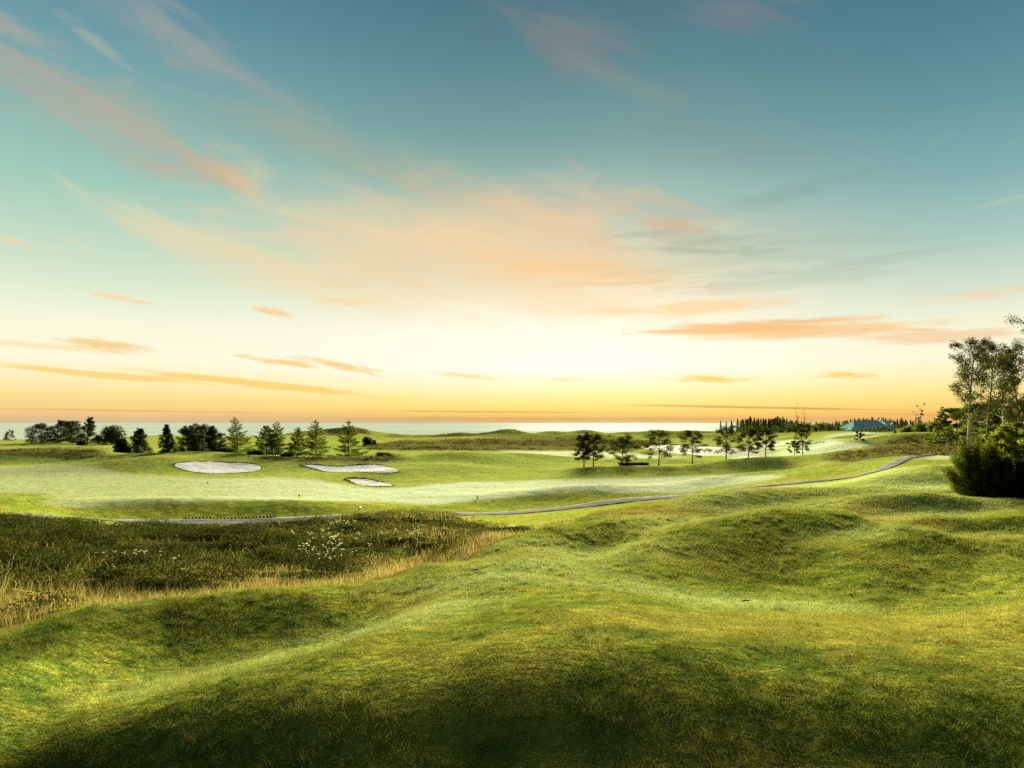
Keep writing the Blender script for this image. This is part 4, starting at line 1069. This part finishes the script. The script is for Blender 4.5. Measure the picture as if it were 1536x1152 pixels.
for px in np.arange(1150, 1282, 5.0):
    D = 428+rl.normal()*6; x, y, z = at(px, D); base = HZ-F*z/y
    h = np.interp(px, [1150, 1185, 1200, 1240, 1280], [9, 13, 16, 14, 13])*(1+.2*rl.normal())
    far_tree('leafy_tree', LFY[int(rl.integers(0, 4))], px+rl.normal(), D, max(h, 7), 7.0, LABL, 'leafy trees in front of the far wood', 1.1)
LABC = 'small dark tree in the row below the teal clubhouse roof'
for px, h in [(1287, 8), (1292, 9), (1298, 8), (1304, 9.5), (1311, 10.5), (1317, 9.5), (1323, 10.5), (1329, 10)]:
    far_tree('leafy_tree', LFY[int(rl.integers(0, 4))], px, 303, h, 7.0, LABC, 'trees in front of the clubhouse', 1.0)

# ------------------------------------------------------------------ clubhouse
def box(x0, x1, y0, y1, z0, z1):
    V = [(x0,y0,z0),(x1,y0,z0),(x1,y1,z0),(x0,y1,z0),(x0,y0,z1),(x1,y0,z1),(x1,y1,z1),(x0,y1,z1)]
    Fq = [(3,2,1,0),(4,5,6,7),(0,1,5,4),(1,2,6,5),(2,3,7,6),(3,0,4,7)]
    return np.array(V, float), np.array(Fq)
def hip(x0, x1, y0, y1, z0, z1, i0, i1, t=.18):
    """roof over a rectangle, ridge along x, ends drawn in by i0 and i1 (0 is a gable), with a thick eave"""
    ym = (y0+y1)/2
    V = [(x0,y0,z0),(x1,y0,z0),(x1,y1,z0),(x0,y1,z0),(x0,y0,z0+t),(x1,y0,z0+t),(x1,y1,z0+t),(x0,y1,z0+t),(x0+i0,ym,z1),(x1-i1,ym,z1)]
    Q = [(3,2,1,0),(0,1,5,4),(1,2,6,5),(2,3,7,6),(3,0,4,7),(4,5,9,8),(6,7,8,9)]; T = [(5,6,9),(7,4,8)]
    return V, Q, T
def poly_obj(name, parts, mat, parent=None):
    g = Geo()
    for p in parts:
        if len(p) == 2: g.add(p[0], p[1])
        else:
            n0 = g.n; g.add(np.array(p[0], float), np.array(p[1])); g.F3.append(np.array(p[2])+n0); g.M3.append(np.zeros(len(p[2]), int))
    return link(name, g.mesh(name, [mat]), parent)
M_ROOF = plain_mat('teal_roof_metal', (.36, .62, .55, 1), (.42, .68, .60, 1), 1.5, .9, .0)
M_ROOF2 = plain_mat('pale_roof_metal', (.46, .68, .62, 1), (.52, .74, .68, 1), 1.5, .9, .0)
M_WHITE = plain_mat('white_boards', (.62, .64, .60, 1), (.74, .75, .70, 1), 2., .7)
M_GREY = plain_mat('grey_boards', (.20, .27, .27, 1), (.27, .33, .32, 1), 2., .7)
M_PANE = plain_mat('dark_window', (.02, .03, .035, 1), (.04, .05, .05, 1), 2., .15, .6)
def clubhouse():
    D = 330; x, y, z = at(1312, D); u = D/F
    zb = -(648.5-HZ)*u
    o = empty('clubhouse', (x, y, zb+OFF)); tag(o, 'long low clubhouse with big teal metal roof and white gable on the hill', 'building')
    X = lambda px: (px-1312)*u
    h = lambda py: (648.5-py)*u
    poly_obj('wall', [box(X(1281.5), X(1334), 1, 13, -1, h(642.6))], M_GREY, o)
    r = poly_obj('roof', [hip(X(1280.5), X(1335), 0, 14, h(642.8), h(630.4), 3.6, 2.0)], M_ROOF, o)
    poly_obj('cupola', [box(X(1330.6), X(1333.4), 5.4, 7.6, h(632.5), h(630.2)), hip(X(1330.1), X(1333.9), 5, 8, h(630.2), h(629.2), .4, .4, .05)], M_WHITE, r)
    poly_obj('wing_wall', [box(X(1335.3), X(1349), 3, 12, -1, h(638.4))], M_WHITE, o)
    poly_obj('wing_roof', [hip(X(1335.2), X(1350), 2, 13, h(638.4), h(631.0), .3, 2.2)], M_ROOF2, o)
    # gable front of the wing, white boards under a small roof
    V = [(X(1338),1.6,-1),(X(1347.5),1.6,-1),(X(1347.5),1.6,h(638)),(X(1342.7),1.6,h(634)),(X(1338),1.6,h(638)),(X(1338),3.2,-1),(X(1347.5),3.2,-1),(X(1347.5),3.2,h(638)),(X(1342.7),3.2,h(634)),(X(1338),3.2,h(638))]
    g = Geo(); g.add(np.array(V, float), np.array([(0,1,2,4),(6,5,9,7),(1,6,7,2),(5,0,4,9),(2,7,8,3),(9,4,3,8)])); g.F3 += [np.array([(4,2,3),(7,9,8)])]; g.M3 += [np.zeros(2, int)]
    link('gable', g.mesh('gable', [M_WHITE]), o)
    for a in (1284.5, 1289, 1295, 1300, 1306, 1312, 1318, 1324, 1329):
        w = poly_obj('window', [box(X(a), X(a+2.2), .93, 1.03, h(647), h(643.8))], M_WHITE, o)
        poly_obj('pane', [box(X(a+.25), X(a+1.95), .90, .925, h(646.6), h(644.1))], M_PANE, w)
    for a in (1340, 1343.6):
        w = poly_obj('window', [box(X(a), X(a+2), 1.5, 1.62, h(643), h(639))], M_GREY, o)
        poly_obj('pane', [box(X(a+.2), X(a+1.8), 1.46, 1.49, h(642.7), h(639.3))], M_PANE, w)
    poly_obj('dormer', [box(X(1312), X(1327), 1.6, 5, h(640.6), h(637.6)), hip(X(1311.4), X(1327.6), 1.2, 6, h(637.6), h(636.2), .3, .3, .06)], M_ROOF2, r)
    # low porch at the end nearest the sea
    poly_obj('porch', [box(X(1273.5), X(1283), -3, 3, -1, h(645.2))], M_GREY, o)
    pr = poly_obj('porch_roof', [hip(X(1272.6), X(1284), -3.6, 3.6, h(645.2), h(640.8), 1.4, 1.4)], M_ROOF2, o)
    poly_obj('porch_trim', [box(X(1272.4), X(1284.2), -3.75, -3.62, h(645.6), h(644.9))], M_WHITE, pr)
clubhouse()

# ------------------------------------------------------------------ bunkers
def sand_mat():
    m, b = new_mat('bunker_sand')
    pos = b.n('ShaderNodeNewGeometry').outputs['Position']
    mp = b.n('ShaderNodeMapping'); b.put(mp.inputs[0], pos); mp.inputs['Scale'].default_value = (.35, 1, 1)
    n = b.noise(mp.outputs[0], .5, 5, .65, .6); n2 = b.noise(mp.outputs[0], 2.5, 4, .6)
    c = b.mix(b.mr(n, .35, .65), (.46, .452, .425, 1), (.58, .57, .54, 1)); c = b.mix(b.mr(n, .58, .72, 0, .8), c, (.30, .27, .22, 1))
    c = b.mix(b.mr(n2, .5, .75, 0, .35), c, (.36, .33, .28, 1))
    bp = b.n('ShaderNodeBump'); bp.inputs['Strength'].default_value = .4; bp.inputs['Distance'].default_value = .15; b.put(bp.inputs['Height'], n2)
    p = b.n('ShaderNodeBsdfPrincipled'); b.put(p.inputs['Base Color'], c); p.inputs['Roughness'].default_value = 1.; p.inputs['Specular IOR Level'].default_value = .0
    b.put(p.inputs['Normal'], bp.outputs[0])
    o = b.n('ShaderNodeOutputMaterial'); b.put(o.inputs[0], p.outputs[0]); return m
M_SAND = sand_mat(); M_LIP = leaf_mat('lip_turf', [(0, (.06, .09, .008, 1)), (.6, (.11, .15, .012, 1)), (1, (.2, .22, .02, 1))], .35)
def bunker(pts, d0, d1, label):
    P = np.array([hit(px, py, d0, d1)[:2] for px, py in pts])
    t = np.linspace(0, len(P), 140, endpoint=False); i = t.astype(int); f = (t-i)[:, None]; n = len(P)
    a, b_, c, d = P[(i-1) % n], P[i], P[(i+1) % n], P[(i+2) % n]
    B = .5*((2*b_)+(-a+c)*f+(2*a-5*b_+4*c-d)*f**2+(-a+3*b_-3*c+d)*f**3)
    ctr = B.mean(0); V = []; nr = 26
    for k in range(nr+1):
        R = ctr+(B-ctr)*(k/nr); z = height(R[:, 0], R[:, 1], False)+OFF+.035
        V.append(np.stack([R[:, 0], R[:, 1], z], 1))
    V.append(np.stack([B[:, 0], B[:, 1], V[-1][:, 2]-.04], 1)); V = np.array(V)
    m = 140; i, j = np.meshgrid(np.arange(nr+1), np.arange(m), indexing='ij'); j2 = (j+1) % m
    Fq = np.stack([i*m+j, (i+1)*m+j, (i+1)*m+j2, i*m+j2], -1).reshape(-1, 4)
    c3 = np.array([ctr[0], ctr[1], height(ctr[:1], ctr[1:], False)[0]+OFF])
    V = V.reshape(-1, 3)-c3
    bk = tag(link('sand_bunker', mesh_data('sand_bunker', V, Fq, [M_SAND], True), None, tuple(c3)), label, 'bunker', 'white sand bunkers around the green')
    # the turf lip: a ragged roll of grass round the sand, thickest along the far side
    r4 = np.random.default_rng(int(d0*7+len(pts))); g = Geo(); O = ctr+(B-ctr)*(1+.18/np.linalg.norm(B-ctr, axis=1, keepdims=True))
    far = (O[:, 1]-O[:, 1].min())/(np.ptp(O[:, 1])+1e-6); rad = (.004+.10*far**2)*(.7+.6*r4.random(140)); z = height(O[:, 0], O[:, 1], False)+OFF+rad*.5
    g.tube(np.stack([np.append(O[:, 0], O[:1, 0]), np.append(O[:, 1], O[:1, 1]), np.append(z, z[:1])], 1)-c3, np.append(rad, rad[:1]), 7)
    n = 1500; i = r4.integers(0, 140, n); C = np.stack([O[i, 0], O[i, 1], z[i]+rad[i]*.7], 1)-c3+r4.normal(size=(n, 3))*.09
    U = unit(r4.normal(size=(n, 3))*.5+np.array([0, 0, 1.]))*(.05+.08*r4.random(n))[:, None]; g.leaves(C, U, unit(np.cross(U, r4.normal(size=(n, 3))))*.03)
    link('grass_lip', g.mesh('grass_lip', [M_LIP]), bk)
bunker([(260,698),(266,695),(285,693.3),(320,693),(350,694.3),(378,696),(388,699),(391,703),(384,706.5),(365,709),(335,710.3),(305,709.5),(282,706.5),(266,702)], 100, 160, 'big oval white sand bunker below the black pine clump')
bunker([(451,698),(470,697),(500,699.5),(520,699),(545,697),(567,697.5),(582,701),(593,704),(598,707),(588,709.5),(570,709.5),(545,708),(520,708.5),(495,708),(475,704),(460,700.5)], 100, 160, 'long wavy white sand bunker below the tall green conifers')
bunker([(519,719),(527,718),(540,718.3),(560,720.5),(578,725),(590,728.8),(575,729.3),(550,728.5),(533,725.5),(524,721.5)], 85, 125, 'smallest white sand bunker, a sliver in front of the long wavy one')

# ------------------------------------------------------------------ cart path with its timber edging
PATH = [(20,49.5),(60,53),(110,55.5),(180,56.3),(250,56.8),(330,57.2),(400,57.8),(470,58.3),(520,59),(580,60.2),(640,61.2),(690,61.6),(760,62.3),(850,64.8),(930,67.5),(1010,69.5),(1060,69.5),(1110,67),(1160,63.2),(1220,62.5),(1265,62),(1300,62),(1320,62.6),(1335,66),(1347,71),(1362,76.5),(1386,80.5),(1416,82.5),(1450,83.5)]
def path_line():
    P = np.array([((px-CX)/F*D, D) for px, D in PATH]); t = np.linspace(0, len(P)-1, 900); i = np.minimum(t.astype(int), len(P)-2); f = (t-i)[:, None]; n = len(P)-1
    a, b_, c, d = P[np.maximum(i-1, 0)], P[i], P[i+1], P[np.minimum(i+2, n)]
    return .5*((2*b_)+(-a+c)*f+(2*a-5*b_+4*c-d)*f**2+(-a+3*b_-3*c+d)*f**3)
LINE = path_line()
TAN = unit(np.gradient(LINE, axis=0)); NOR = np.stack([-TAN[:, 1], TAN[:, 0]], 1)
def path_mat():
    m, b = new_mat('path_asphalt')
    pos = b.n('ShaderNodeNewGeometry').outputs['Position']
    n = b.noise(pos, .7, 4, .6); n2 = b.noise(pos, 12, 3, .6)
    c = b.mix(b.mr(n, .35, .65), (.145, .137, .122, 1), (.195, .185, .167, 1)); c = b.mix(b.mr(n2, .4, .7, 0, .5), c, (.20, .19, .17, 1))
    p = b.n('ShaderNodeBsdfPrincipled'); b.put(p.inputs['Base Color'], c); p.inputs['Roughness'].default_value = 1.; p.inputs['Specular IOR Level'].default_value = .0
    o = b.n('ShaderNodeOutputMaterial'); b.put(o.inputs[0], p.outputs[0]); return m
TAPER = 1-.42*sstep(1270, 1345, CX+F*LINE[:, 0]/LINE[:, 1])
def build_path():
    offs = np.array([-1.27, -1.25, -.9, -.45, 0, .45, .9, 1.25, 1.27]); V = []
    for k, q in enumerate(offs):
        R = LINE+NOR*(q*TAPER)[:, None]; z = height(R[:, 0], R[:, 1], False)+OFF+(.055-.012*q*q if 0 < k < 8 else -.05); V.append(np.stack([R[:, 0], R[:, 1], z], 1))
    V = np.array(V); n = len(LINE); i, j = np.meshgrid(np.arange(8), np.arange(n-1), indexing='ij')
    Fq = np.stack([i*n+j, i*n+j+1, (i+1)*n+j+1, (i+1)*n+j], -1).reshape(-1, 4)
    tag(link('path', mesh_data('path', V.reshape(-1, 3), Fq, [path_mat()], True)), kind='structure')
build_path()
M_TIMBER = plain_mat('weathered_timber', (.03, .024, .016, 1), (.075, .06, .042, 1), 14, .9)
def edging():
    px = CX+F*LINE[:, 0]/LINE[:, 1]
    k0, k1 = np.searchsorted(px, 268), np.searchsorted(px, 408)
    p0 = LINE[(k0+k1)//2]; z0 = height(p0[:1], p0[1:], False)[0]+OFF
    o = empty('path_edging', (p0[0], p0[1], z0)); tag(o, 'low edging of dark timber stakes along the cart path below the green mound', 'edging')
    L = LINE+NOR*1.45; s = np.concatenate([[0], np.cumsum(np.linalg.norm(np.diff(L, axis=0), axis=1))])
    r2 = np.random.default_rng(9)
    for d in np.arange(s[k0], s[k1], .30):
        X, Y = np.interp(d, s, L[:, 0]), np.interp(d, s, L[:, 1]); z = height(np.array([X]), np.array([Y]), False)[0]+OFF
        hh = .17+.08*r2.random()
        g = Geo(); P = np.array([[0, 0, -.2], [0, 0, hh*.9], [0, 0, hh], [0, 0, hh+.004]]); g.tube(P, np.array([.07, .07, .05, .002]), 7)
        link('stake', g.mesh('stake', [M_TIMBER]), o, (X-p0[0], Y-p0[1], z-z0))
edging()

# ------------------------------------------------------------------ small things on the course
M_MARK = plain_mat('white_paint', (.7, .7, .68, 1), (.8, .8, .78, 1), 6, .5); M_MARKD = plain_mat('dark_metal', (.03, .03, .03, 1), (.06, .06, .06, 1), 6, .5)
def marker(px, py, d0, d1, h, mpost, mcap, label):
    x, y, z = hit(px, py, d0, d1); o = empty('marker_post', (x, y, z+OFF)); tag(o, label, 'marker')
    g = Geo(); g.tube(np.array([[0, 0, -.1], [0, 0, h]]), np.array([.06, .05]), 8); link('post', g.mesh('post', [mpost]), o)
    g = Geo(); a = np.linspace(0, math.pi, 7); g.tube(np.stack([0*a, 0*a, h+.09-.1*np.cos(a)], 1), .01+.11*np.sin(a), 10); link('cap', g.mesh('cap', [mcap], True), o)
marker(449, 748, 60, 90, .28, M_MARK, M_MARKD, 'white post with dark cap on the near rim of the fairway above the path')
marker(716, 748.5, 60, 100, .25, M_MARKD, M_MARK, 'dark post with pale cap standing on the pale fairway')
marker(312, 727, 75, 110, .22, M_MARKD, M_MARKD, 'small dark post on the fairway below the oval bunker')
marker(309, 684, 130, 175, .30, M_MARK, M_MARK, 'small white post on the rim above the oval bunker')
marker(539, 765.5, 58, 80, .16, M_MARK, M_MARK, 'low white post on the bank between path and fairway')
def stone(px, D, sx, sy, sz, seed, name, label, cat, mat, rz=0):
    r3 = np.random.default_rng(seed); bm_u, bm_v = 20, 10; V = []
    for i in range(bm_v+1):
        ph = math.pi*i/bm_v
        for j in range(bm_u):
            th = 2*math.pi*j/bm_u; d = np.array([math.sin(ph)*math.cos(th), math.sin(ph)*math.sin(th), math.cos(ph)])
            d = np.sign(d)*np.abs(d)**.65; k = 1+.10*math.sin(3*th+seed)+.07*math.sin(5*ph+2*th+seed); V.append(d*k*np.array([sx, sy, sz]))
    V = np.array(V); i, j = np.meshgrid(np.arange(bm_v), np.arange(bm_u), indexing='ij'); j2 = (j+1) % bm_u
    Fq = np.stack([i*bm_u+j, (i+1)*bm_u+j, (i+1)*bm_u+j2, i*bm_u+j2], -1).reshape(-1, 4)
    x, y, z = at(px, D); tag(link(name, mesh_data(name, V, Fq, [mat], True), None, (x, y, z+OFF+sz*.5), rz), label, cat)
stone(765, 36.5, .32, .2, .09, 3, 'flat_stone', 'flat pale stone lying in the rough near the lawn edge', 'stone', plain_mat('pale_stone', (.36, .31, .22, 1), (.48, .42, .32, 1), 9, .9, .1, .5), .3)
def stick(px, py, d0, d1, L, rz, label):
    x, y, z = hit(px, py, d0, d1); g = Geo()
    P = np.array([[-L/2, 0, .03], [-L*.2, .02, .05], [L*.1, -.02, .055], [L/2, .03, .035]]); g.tube(P, np.array([.012, .018, .016, .006]), 6)
    g.tube(np.array([[L*.1, -.02, .055], [L*.25, -.09, .07]]), np.array([.01, .004]), 5)
    tag(link('twig', g.mesh('twig', [B_DARK], True), None, (x, y, z+OFF), rz), label, 'twig')
stick(1119, 904, 9, 22, .26, .3, 'dark fallen twig lying in the dewy hollow of the lawn')
stick(716, 857, 12, 26, .38, .5, 'dark fallen twig on the pale lawn bank near the rough')

# ------------------------------------------------------------------ ground cover: lawn blades, heather, tall dry grass
rng = np.random.default_rng(2024)
def blades_mesh(name, mat, x, y, h, w, lean, extra=None, tri=True, label=None, cat=None):
    n = len(x); z = height(x, y)+OFF
    az = rng.random(n)*6.283; la = rng.random(n)*6.283
    B = np.stack([np.cos(az), np.sin(az), 0*az], 1)*(w/2)[:, None]
    L = np.stack([np.cos(la), np.sin(la), 0*la], 1)*(h*lean)[:, None]
    P = np.stack([x, y, z-.01], 1); up = np.array([0, 0, 1.])
    rnd = rng.random(n)
    if tri:
        V = np.stack([P-B, P+B, P+L+up*h[:, None]], 1).reshape(-1, 3); Fc = np.arange(3*n).reshape(n, 3); k = 3
        tip = np.tile([0, 0, 1.], n)
    else:
        M = P+L*.3+up*(h*.6)[:, None]; T = P+L+up*(h*.95)[:, None]
        V = np.stack([P-B, P+B, M+B*.7, M-B*.7, T], 1).reshape(-1, 3); a = np.arange(n)[:, None]*5
        Fc = [a+np.array([[0, 1, 2, 3]]), a+np.array([[3, 2, 4]])]; k = 5; tip = np.tile([0, 0, .6, .6, 1.], n)
    at_ = {'rnd': np.repeat(rnd, k), 'tip': tip}
    if extra:
        for key, v in extra.items(): at_[key] = np.repeat(v, k, axis=0)
    return link(name, mesh_data(name, V, Fc, [mat], False, at_))

def sector(n, d0, d1, p, a=.80):
    """random places in front of the eye, density falling with distance to the power p"""
    u = rng.random(n); e = 2-p
    D = (d0**e+u*(d1**e-d0**e))**(1/e); t = (rng.random(n)*2-1)*a
    return D*np.sin(t), D*np.cos(t), D

def lawn():
    x, y, D = sector(1150000, 4.2, 46, 1.75, .74)
    e, px = lawn_edge(x, y)
    k = (y < e+.25+.2*rng.random(len(x))) | (px > 1180)
    k &= (y > 1)
    x, y, D = x[k], y[k], D[k]
    # coarser tufts standing out of the mown turf
    tx, ty, tD = sector(5200, 4.2, 30, 1.3, .74); te, tp = lawn_edge(tx, ty); kk = (ty < te) & (fbm(tx/1.7, ty/1.7, 89, 2) > -.05); tx, ty = tx[kk], ty[kk]
    q = 26; tuft = np.concatenate([np.zeros(len(x)), np.ones(len(tx)*q)])
    sp = .03+.05*rng.random(len(tx)); x = np.concatenate([x, np.repeat(tx, q)+rng.normal(size=len(tx)*q)*np.repeat(sp, q)]); y = np.concatenate([y, np.repeat(ty, q)+rng.normal(size=len(tx)*q)*np.repeat(sp, q)*.8]); D = np.hypot(x, y)
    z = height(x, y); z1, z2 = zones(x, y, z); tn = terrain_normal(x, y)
    s = (D/6)**.62
    patch = .75+.5*np.clip(fbm(x/.45, y/.45, 91, 2)+.5, 0, 1)
    h = (.017+.024*rng.random(len(x)))*patch*np.clip(s, .8, 2.6)*(1+1.1*tuft); w = .0045*np.clip((D/6)**.95, .8, 9)
    o = blades_mesh('grass', M_BLADE, x, y, h, w, .4+.9*rng.random(len(x)), {'zone': z1, 'zone2': z2, 'tn': tn})
    tag(o, kind='stuff')
lawn()

def heather():
    global rng
    # low hummocks of heather and coarse grass: tufts of short leaves around many clump centres, thick and starved patches between them
    n = 12000
    x, y, D = sector(n, 14, 62, .35, .85)
    lush_or_shade = fbm(x/3.2, y/1.6, 95, 3)
    m = (heath_mask(x, y)*(1-.7*dry_mask(x, y)) > .35+.25*rng.random(n)) & (rng.random(n) > .55*sstep(500, 640, CX+F*x/np.maximum(y, 1))) & (lush_or_shade > -.22+.2*rng.random(n))
    x, y, D, lush_or_shade = x[m], y[m], D[m], lush_or_shade[m]
    size = (.40+1.5*np.clip(lush_or_shade+.30, 0, 1))*(.6+.7*rng.random(len(x)))
    k = 80; N = len(x)*k
    r = rng.random(N)**.5; t = rng.random(N)*6.283; sz = np.repeat(size, k)
    lx = np.repeat(x, k)+r*np.cos(t)*sz*.62; ly = np.repeat(y, k)+r*np.sin(t)*sz*.36
    base = height(lx, ly)+OFF
    dome = np.sqrt(np.clip(1-r*r, 0, 1))*sz*.34*rng.random(N)**.35
    C = np.stack([lx, ly, base+dome], 1)
    U = unit(np.stack([np.cos(t)*r*.9, np.sin(t)*r*.6, .45+0*t], 1)+rng.normal(size=(N, 3))*.6)*(.032+.05*rng.random(N))[:, None]
    pat = np.clip(.5+1.3*fbm(x/2.6, y/1.5, 96, 3), 0, 1)
    g = Geo(); pxc = CX+F*x/y; pat = np.clip(pat*.95-.34+.56*sstep(400, 620, pxc), 0, 1)
    tone = np.clip(.62*np.repeat(np.clip(.7*pat+.25*rng.random(len(x)), 0, 1), k)+.40*rng.random(N), 0, 1)
    g.leaves(C, U, cross_w(U, .017), 0, tone)
    tag(link('heather', g.mesh('heather', [M_HEATH])), kind='stuff')
heather()

def dry_grass():
    n = 210000
    x, y, D = sector(n, 9.5, 52, 1.0, .85)
    m = dry_mask(x, y); e, px = lawn_edge(x, y)
    thin = fbm(x/1.3, y/.9, 97, 2) > -.2
    hm = heath_mask(x, y)*(fbm(x/3.0, y/1.8, 99, 3) > .02)*np.where(px > 520, .34, .05)
    k = rng.random(n) < np.maximum(m*np.where(thin, 1, .25), hm)
    x, y, D = x[k], y[k], D[k]; e, px = lawn_edge(x, y)
    tall = np.interp(px, [-500, 0, 140, 220, 500, 640, 800], [.55, .50, .42, .34, .34, .40, .36])*(.55+.6*np.clip(fbm(x/1.1, y/1.1, 98, 2)+.55, 0, 1))
    tall *= .55+.45*sstep(0, .8, y-e)
    h = tall*(.55+.6*rng.random(len(x))); w = .006*np.clip((D/12), .9, 4)
    tag(blades_mesh('tall_grass', M_DRY, x, y, h, w, .2+.6*rng.random(len(x)), None, False), kind='stuff')
dry_grass()

def far_heath():
    n = 16000
    x, y, D = sector(n, 85, 420, .9, .80)
    z = height(x, y); z1, z2 = zones(x, y, z)
    k = z2[:, 0]*(fbm(x/9, y/9, 63, 2) > -.05) > .4+.4*rng.random(n)
    x, y, D, z = x[k], y[k], D[k], z[k]
    q = 14; N = len(x)*q; s = np.repeat(.35+.5*rng.random(len(x)), q)*np.repeat(np.clip(D/200, .6, 1.4), q)
    C = np.stack([np.repeat(x, q), np.repeat(y, q), np.repeat(z, q)+OFF], 1)+np.abs(rng.normal(size=(N, 3)))*np.array([0, 0, .35])*s[:, None]+rng.normal(size=(N, 3))*np.array([.8, .8, 0])*s[:, None]
    U = unit(rng.normal(size=(N, 3))+np.array([0, 0, .6]))*(s*.38)[:, None]
    g = Geo(); g.leaves(C, U, cross_w(U, .14), 0, np.clip(.2+.5*np.repeat(rng.random(len(x)), q)+.4*rng.random(N), 0, 1))
    tag(link('heath_scrub', g.mesh('heath_scrub', [leaf_mat('scrub_leaf', [(0, (.03, .032, .01, 1)), (.6, (.07, .07, .02, 1)), (1, (.13, .11, .04, 1))], .25)])), kind='stuff')
far_heath()

# ------------------------------------------------------------------ white wild flowers in the rough
M_STEM = plain_mat('flower_stem', (.06, .09, .012, 1), (.10, .13, .02, 1), 10, .8); M_PETAL = leaf_mat('white_petals', [(0, (.62, .64, .46, 1)), (1, (.82, .82, .66, 1))], .3)
def flower_mesh(seed):
    global rng
    rng = np.random.default_rng(seed); g = Geo()
    for k in range(3):
        a = rng.random()*6.28; h = .42+.30*rng.random(); tipp = np.array([math.cos(a)*.16*rng.random(), math.sin(a)*.16*rng.random(), h])
        P = np.array([[math.cos(a)*.03, math.sin(a)*.03, -.03], tipp*np.array([.5, .5, .55]), tipp]); g.tube(P, np.array([.007, .006, .004]), 4, 0)
        n = 16; C = tipp+rng.normal(size=(n, 3))*np.array([.022, .022, .010]); U = unit(rng.normal(size=(n, 3))*np.array([1, 1, .3]))*.016
        g.leaves(C, U, cross_w(U, .012), 1)
    n = 40; C = rng.normal(size=(n, 3))*np.array([.10, .10, .0])+np.array([0, 0, 1])*(.05+.3*rng.random((n, 1))); U = unit(rng.normal(size=(n, 3))+np.array([0, 0, 1.2]))*.055
    g.leaves(C, U, cross_w(U, .014), 0)
    return g.mesh('wildflower', [M_STEM, M_PETAL])
FLW = [flower_mesh(500+i) for i in range(6)]; rf = np.random.default_rng(8)
def flowers(n, px, py, sx, sy, d0, d1, label, group, s=1.0):
    for _ in range(n):
        a, b_ = rf.normal()*sx, rf.normal()*sy
        x, y, z = hit(px+a, py+b_+.10*a*0, d0, d1, 300); 
        if heath_mask(np.array([x]), np.array([y]))[0] < .1: continue
        z = float(height(np.array([x]), np.array([y]))[0])
        o = link('wildflower', FLW[int(rf.integers(0, 6))], None, (x, y, z+OFF+.08), rf.random()*6.28); k = s*(.8+.5*rf.random()); o.scale = (k, k, k)
        tag(o, label, 'flower', group)
flowers(34, 490, 836, 30, 11, 15, 45, 'white umbel wildflower in the big bright patch in the middle of the rough', 'white flowers in the middle of the rough', .62)
flowers(36, 515, 806, 17, 8, 18, 55, 'creamy wildflower in the dense tuft at the top of the flowery slope', 'creamy flowers in the dense tuft', .55)
flowers(15, 205, 857, 38, 7, 14, 40, 'small white wildflower in the thin patch above the tan grass', 'white flowers above the tan grass', .45)
flowers(22, 600, 818, 36, 7, 16, 45, 'pale wildflower in the sparse drift beside the dry grass fringe', 'pale flowers along the dry grass', .45)
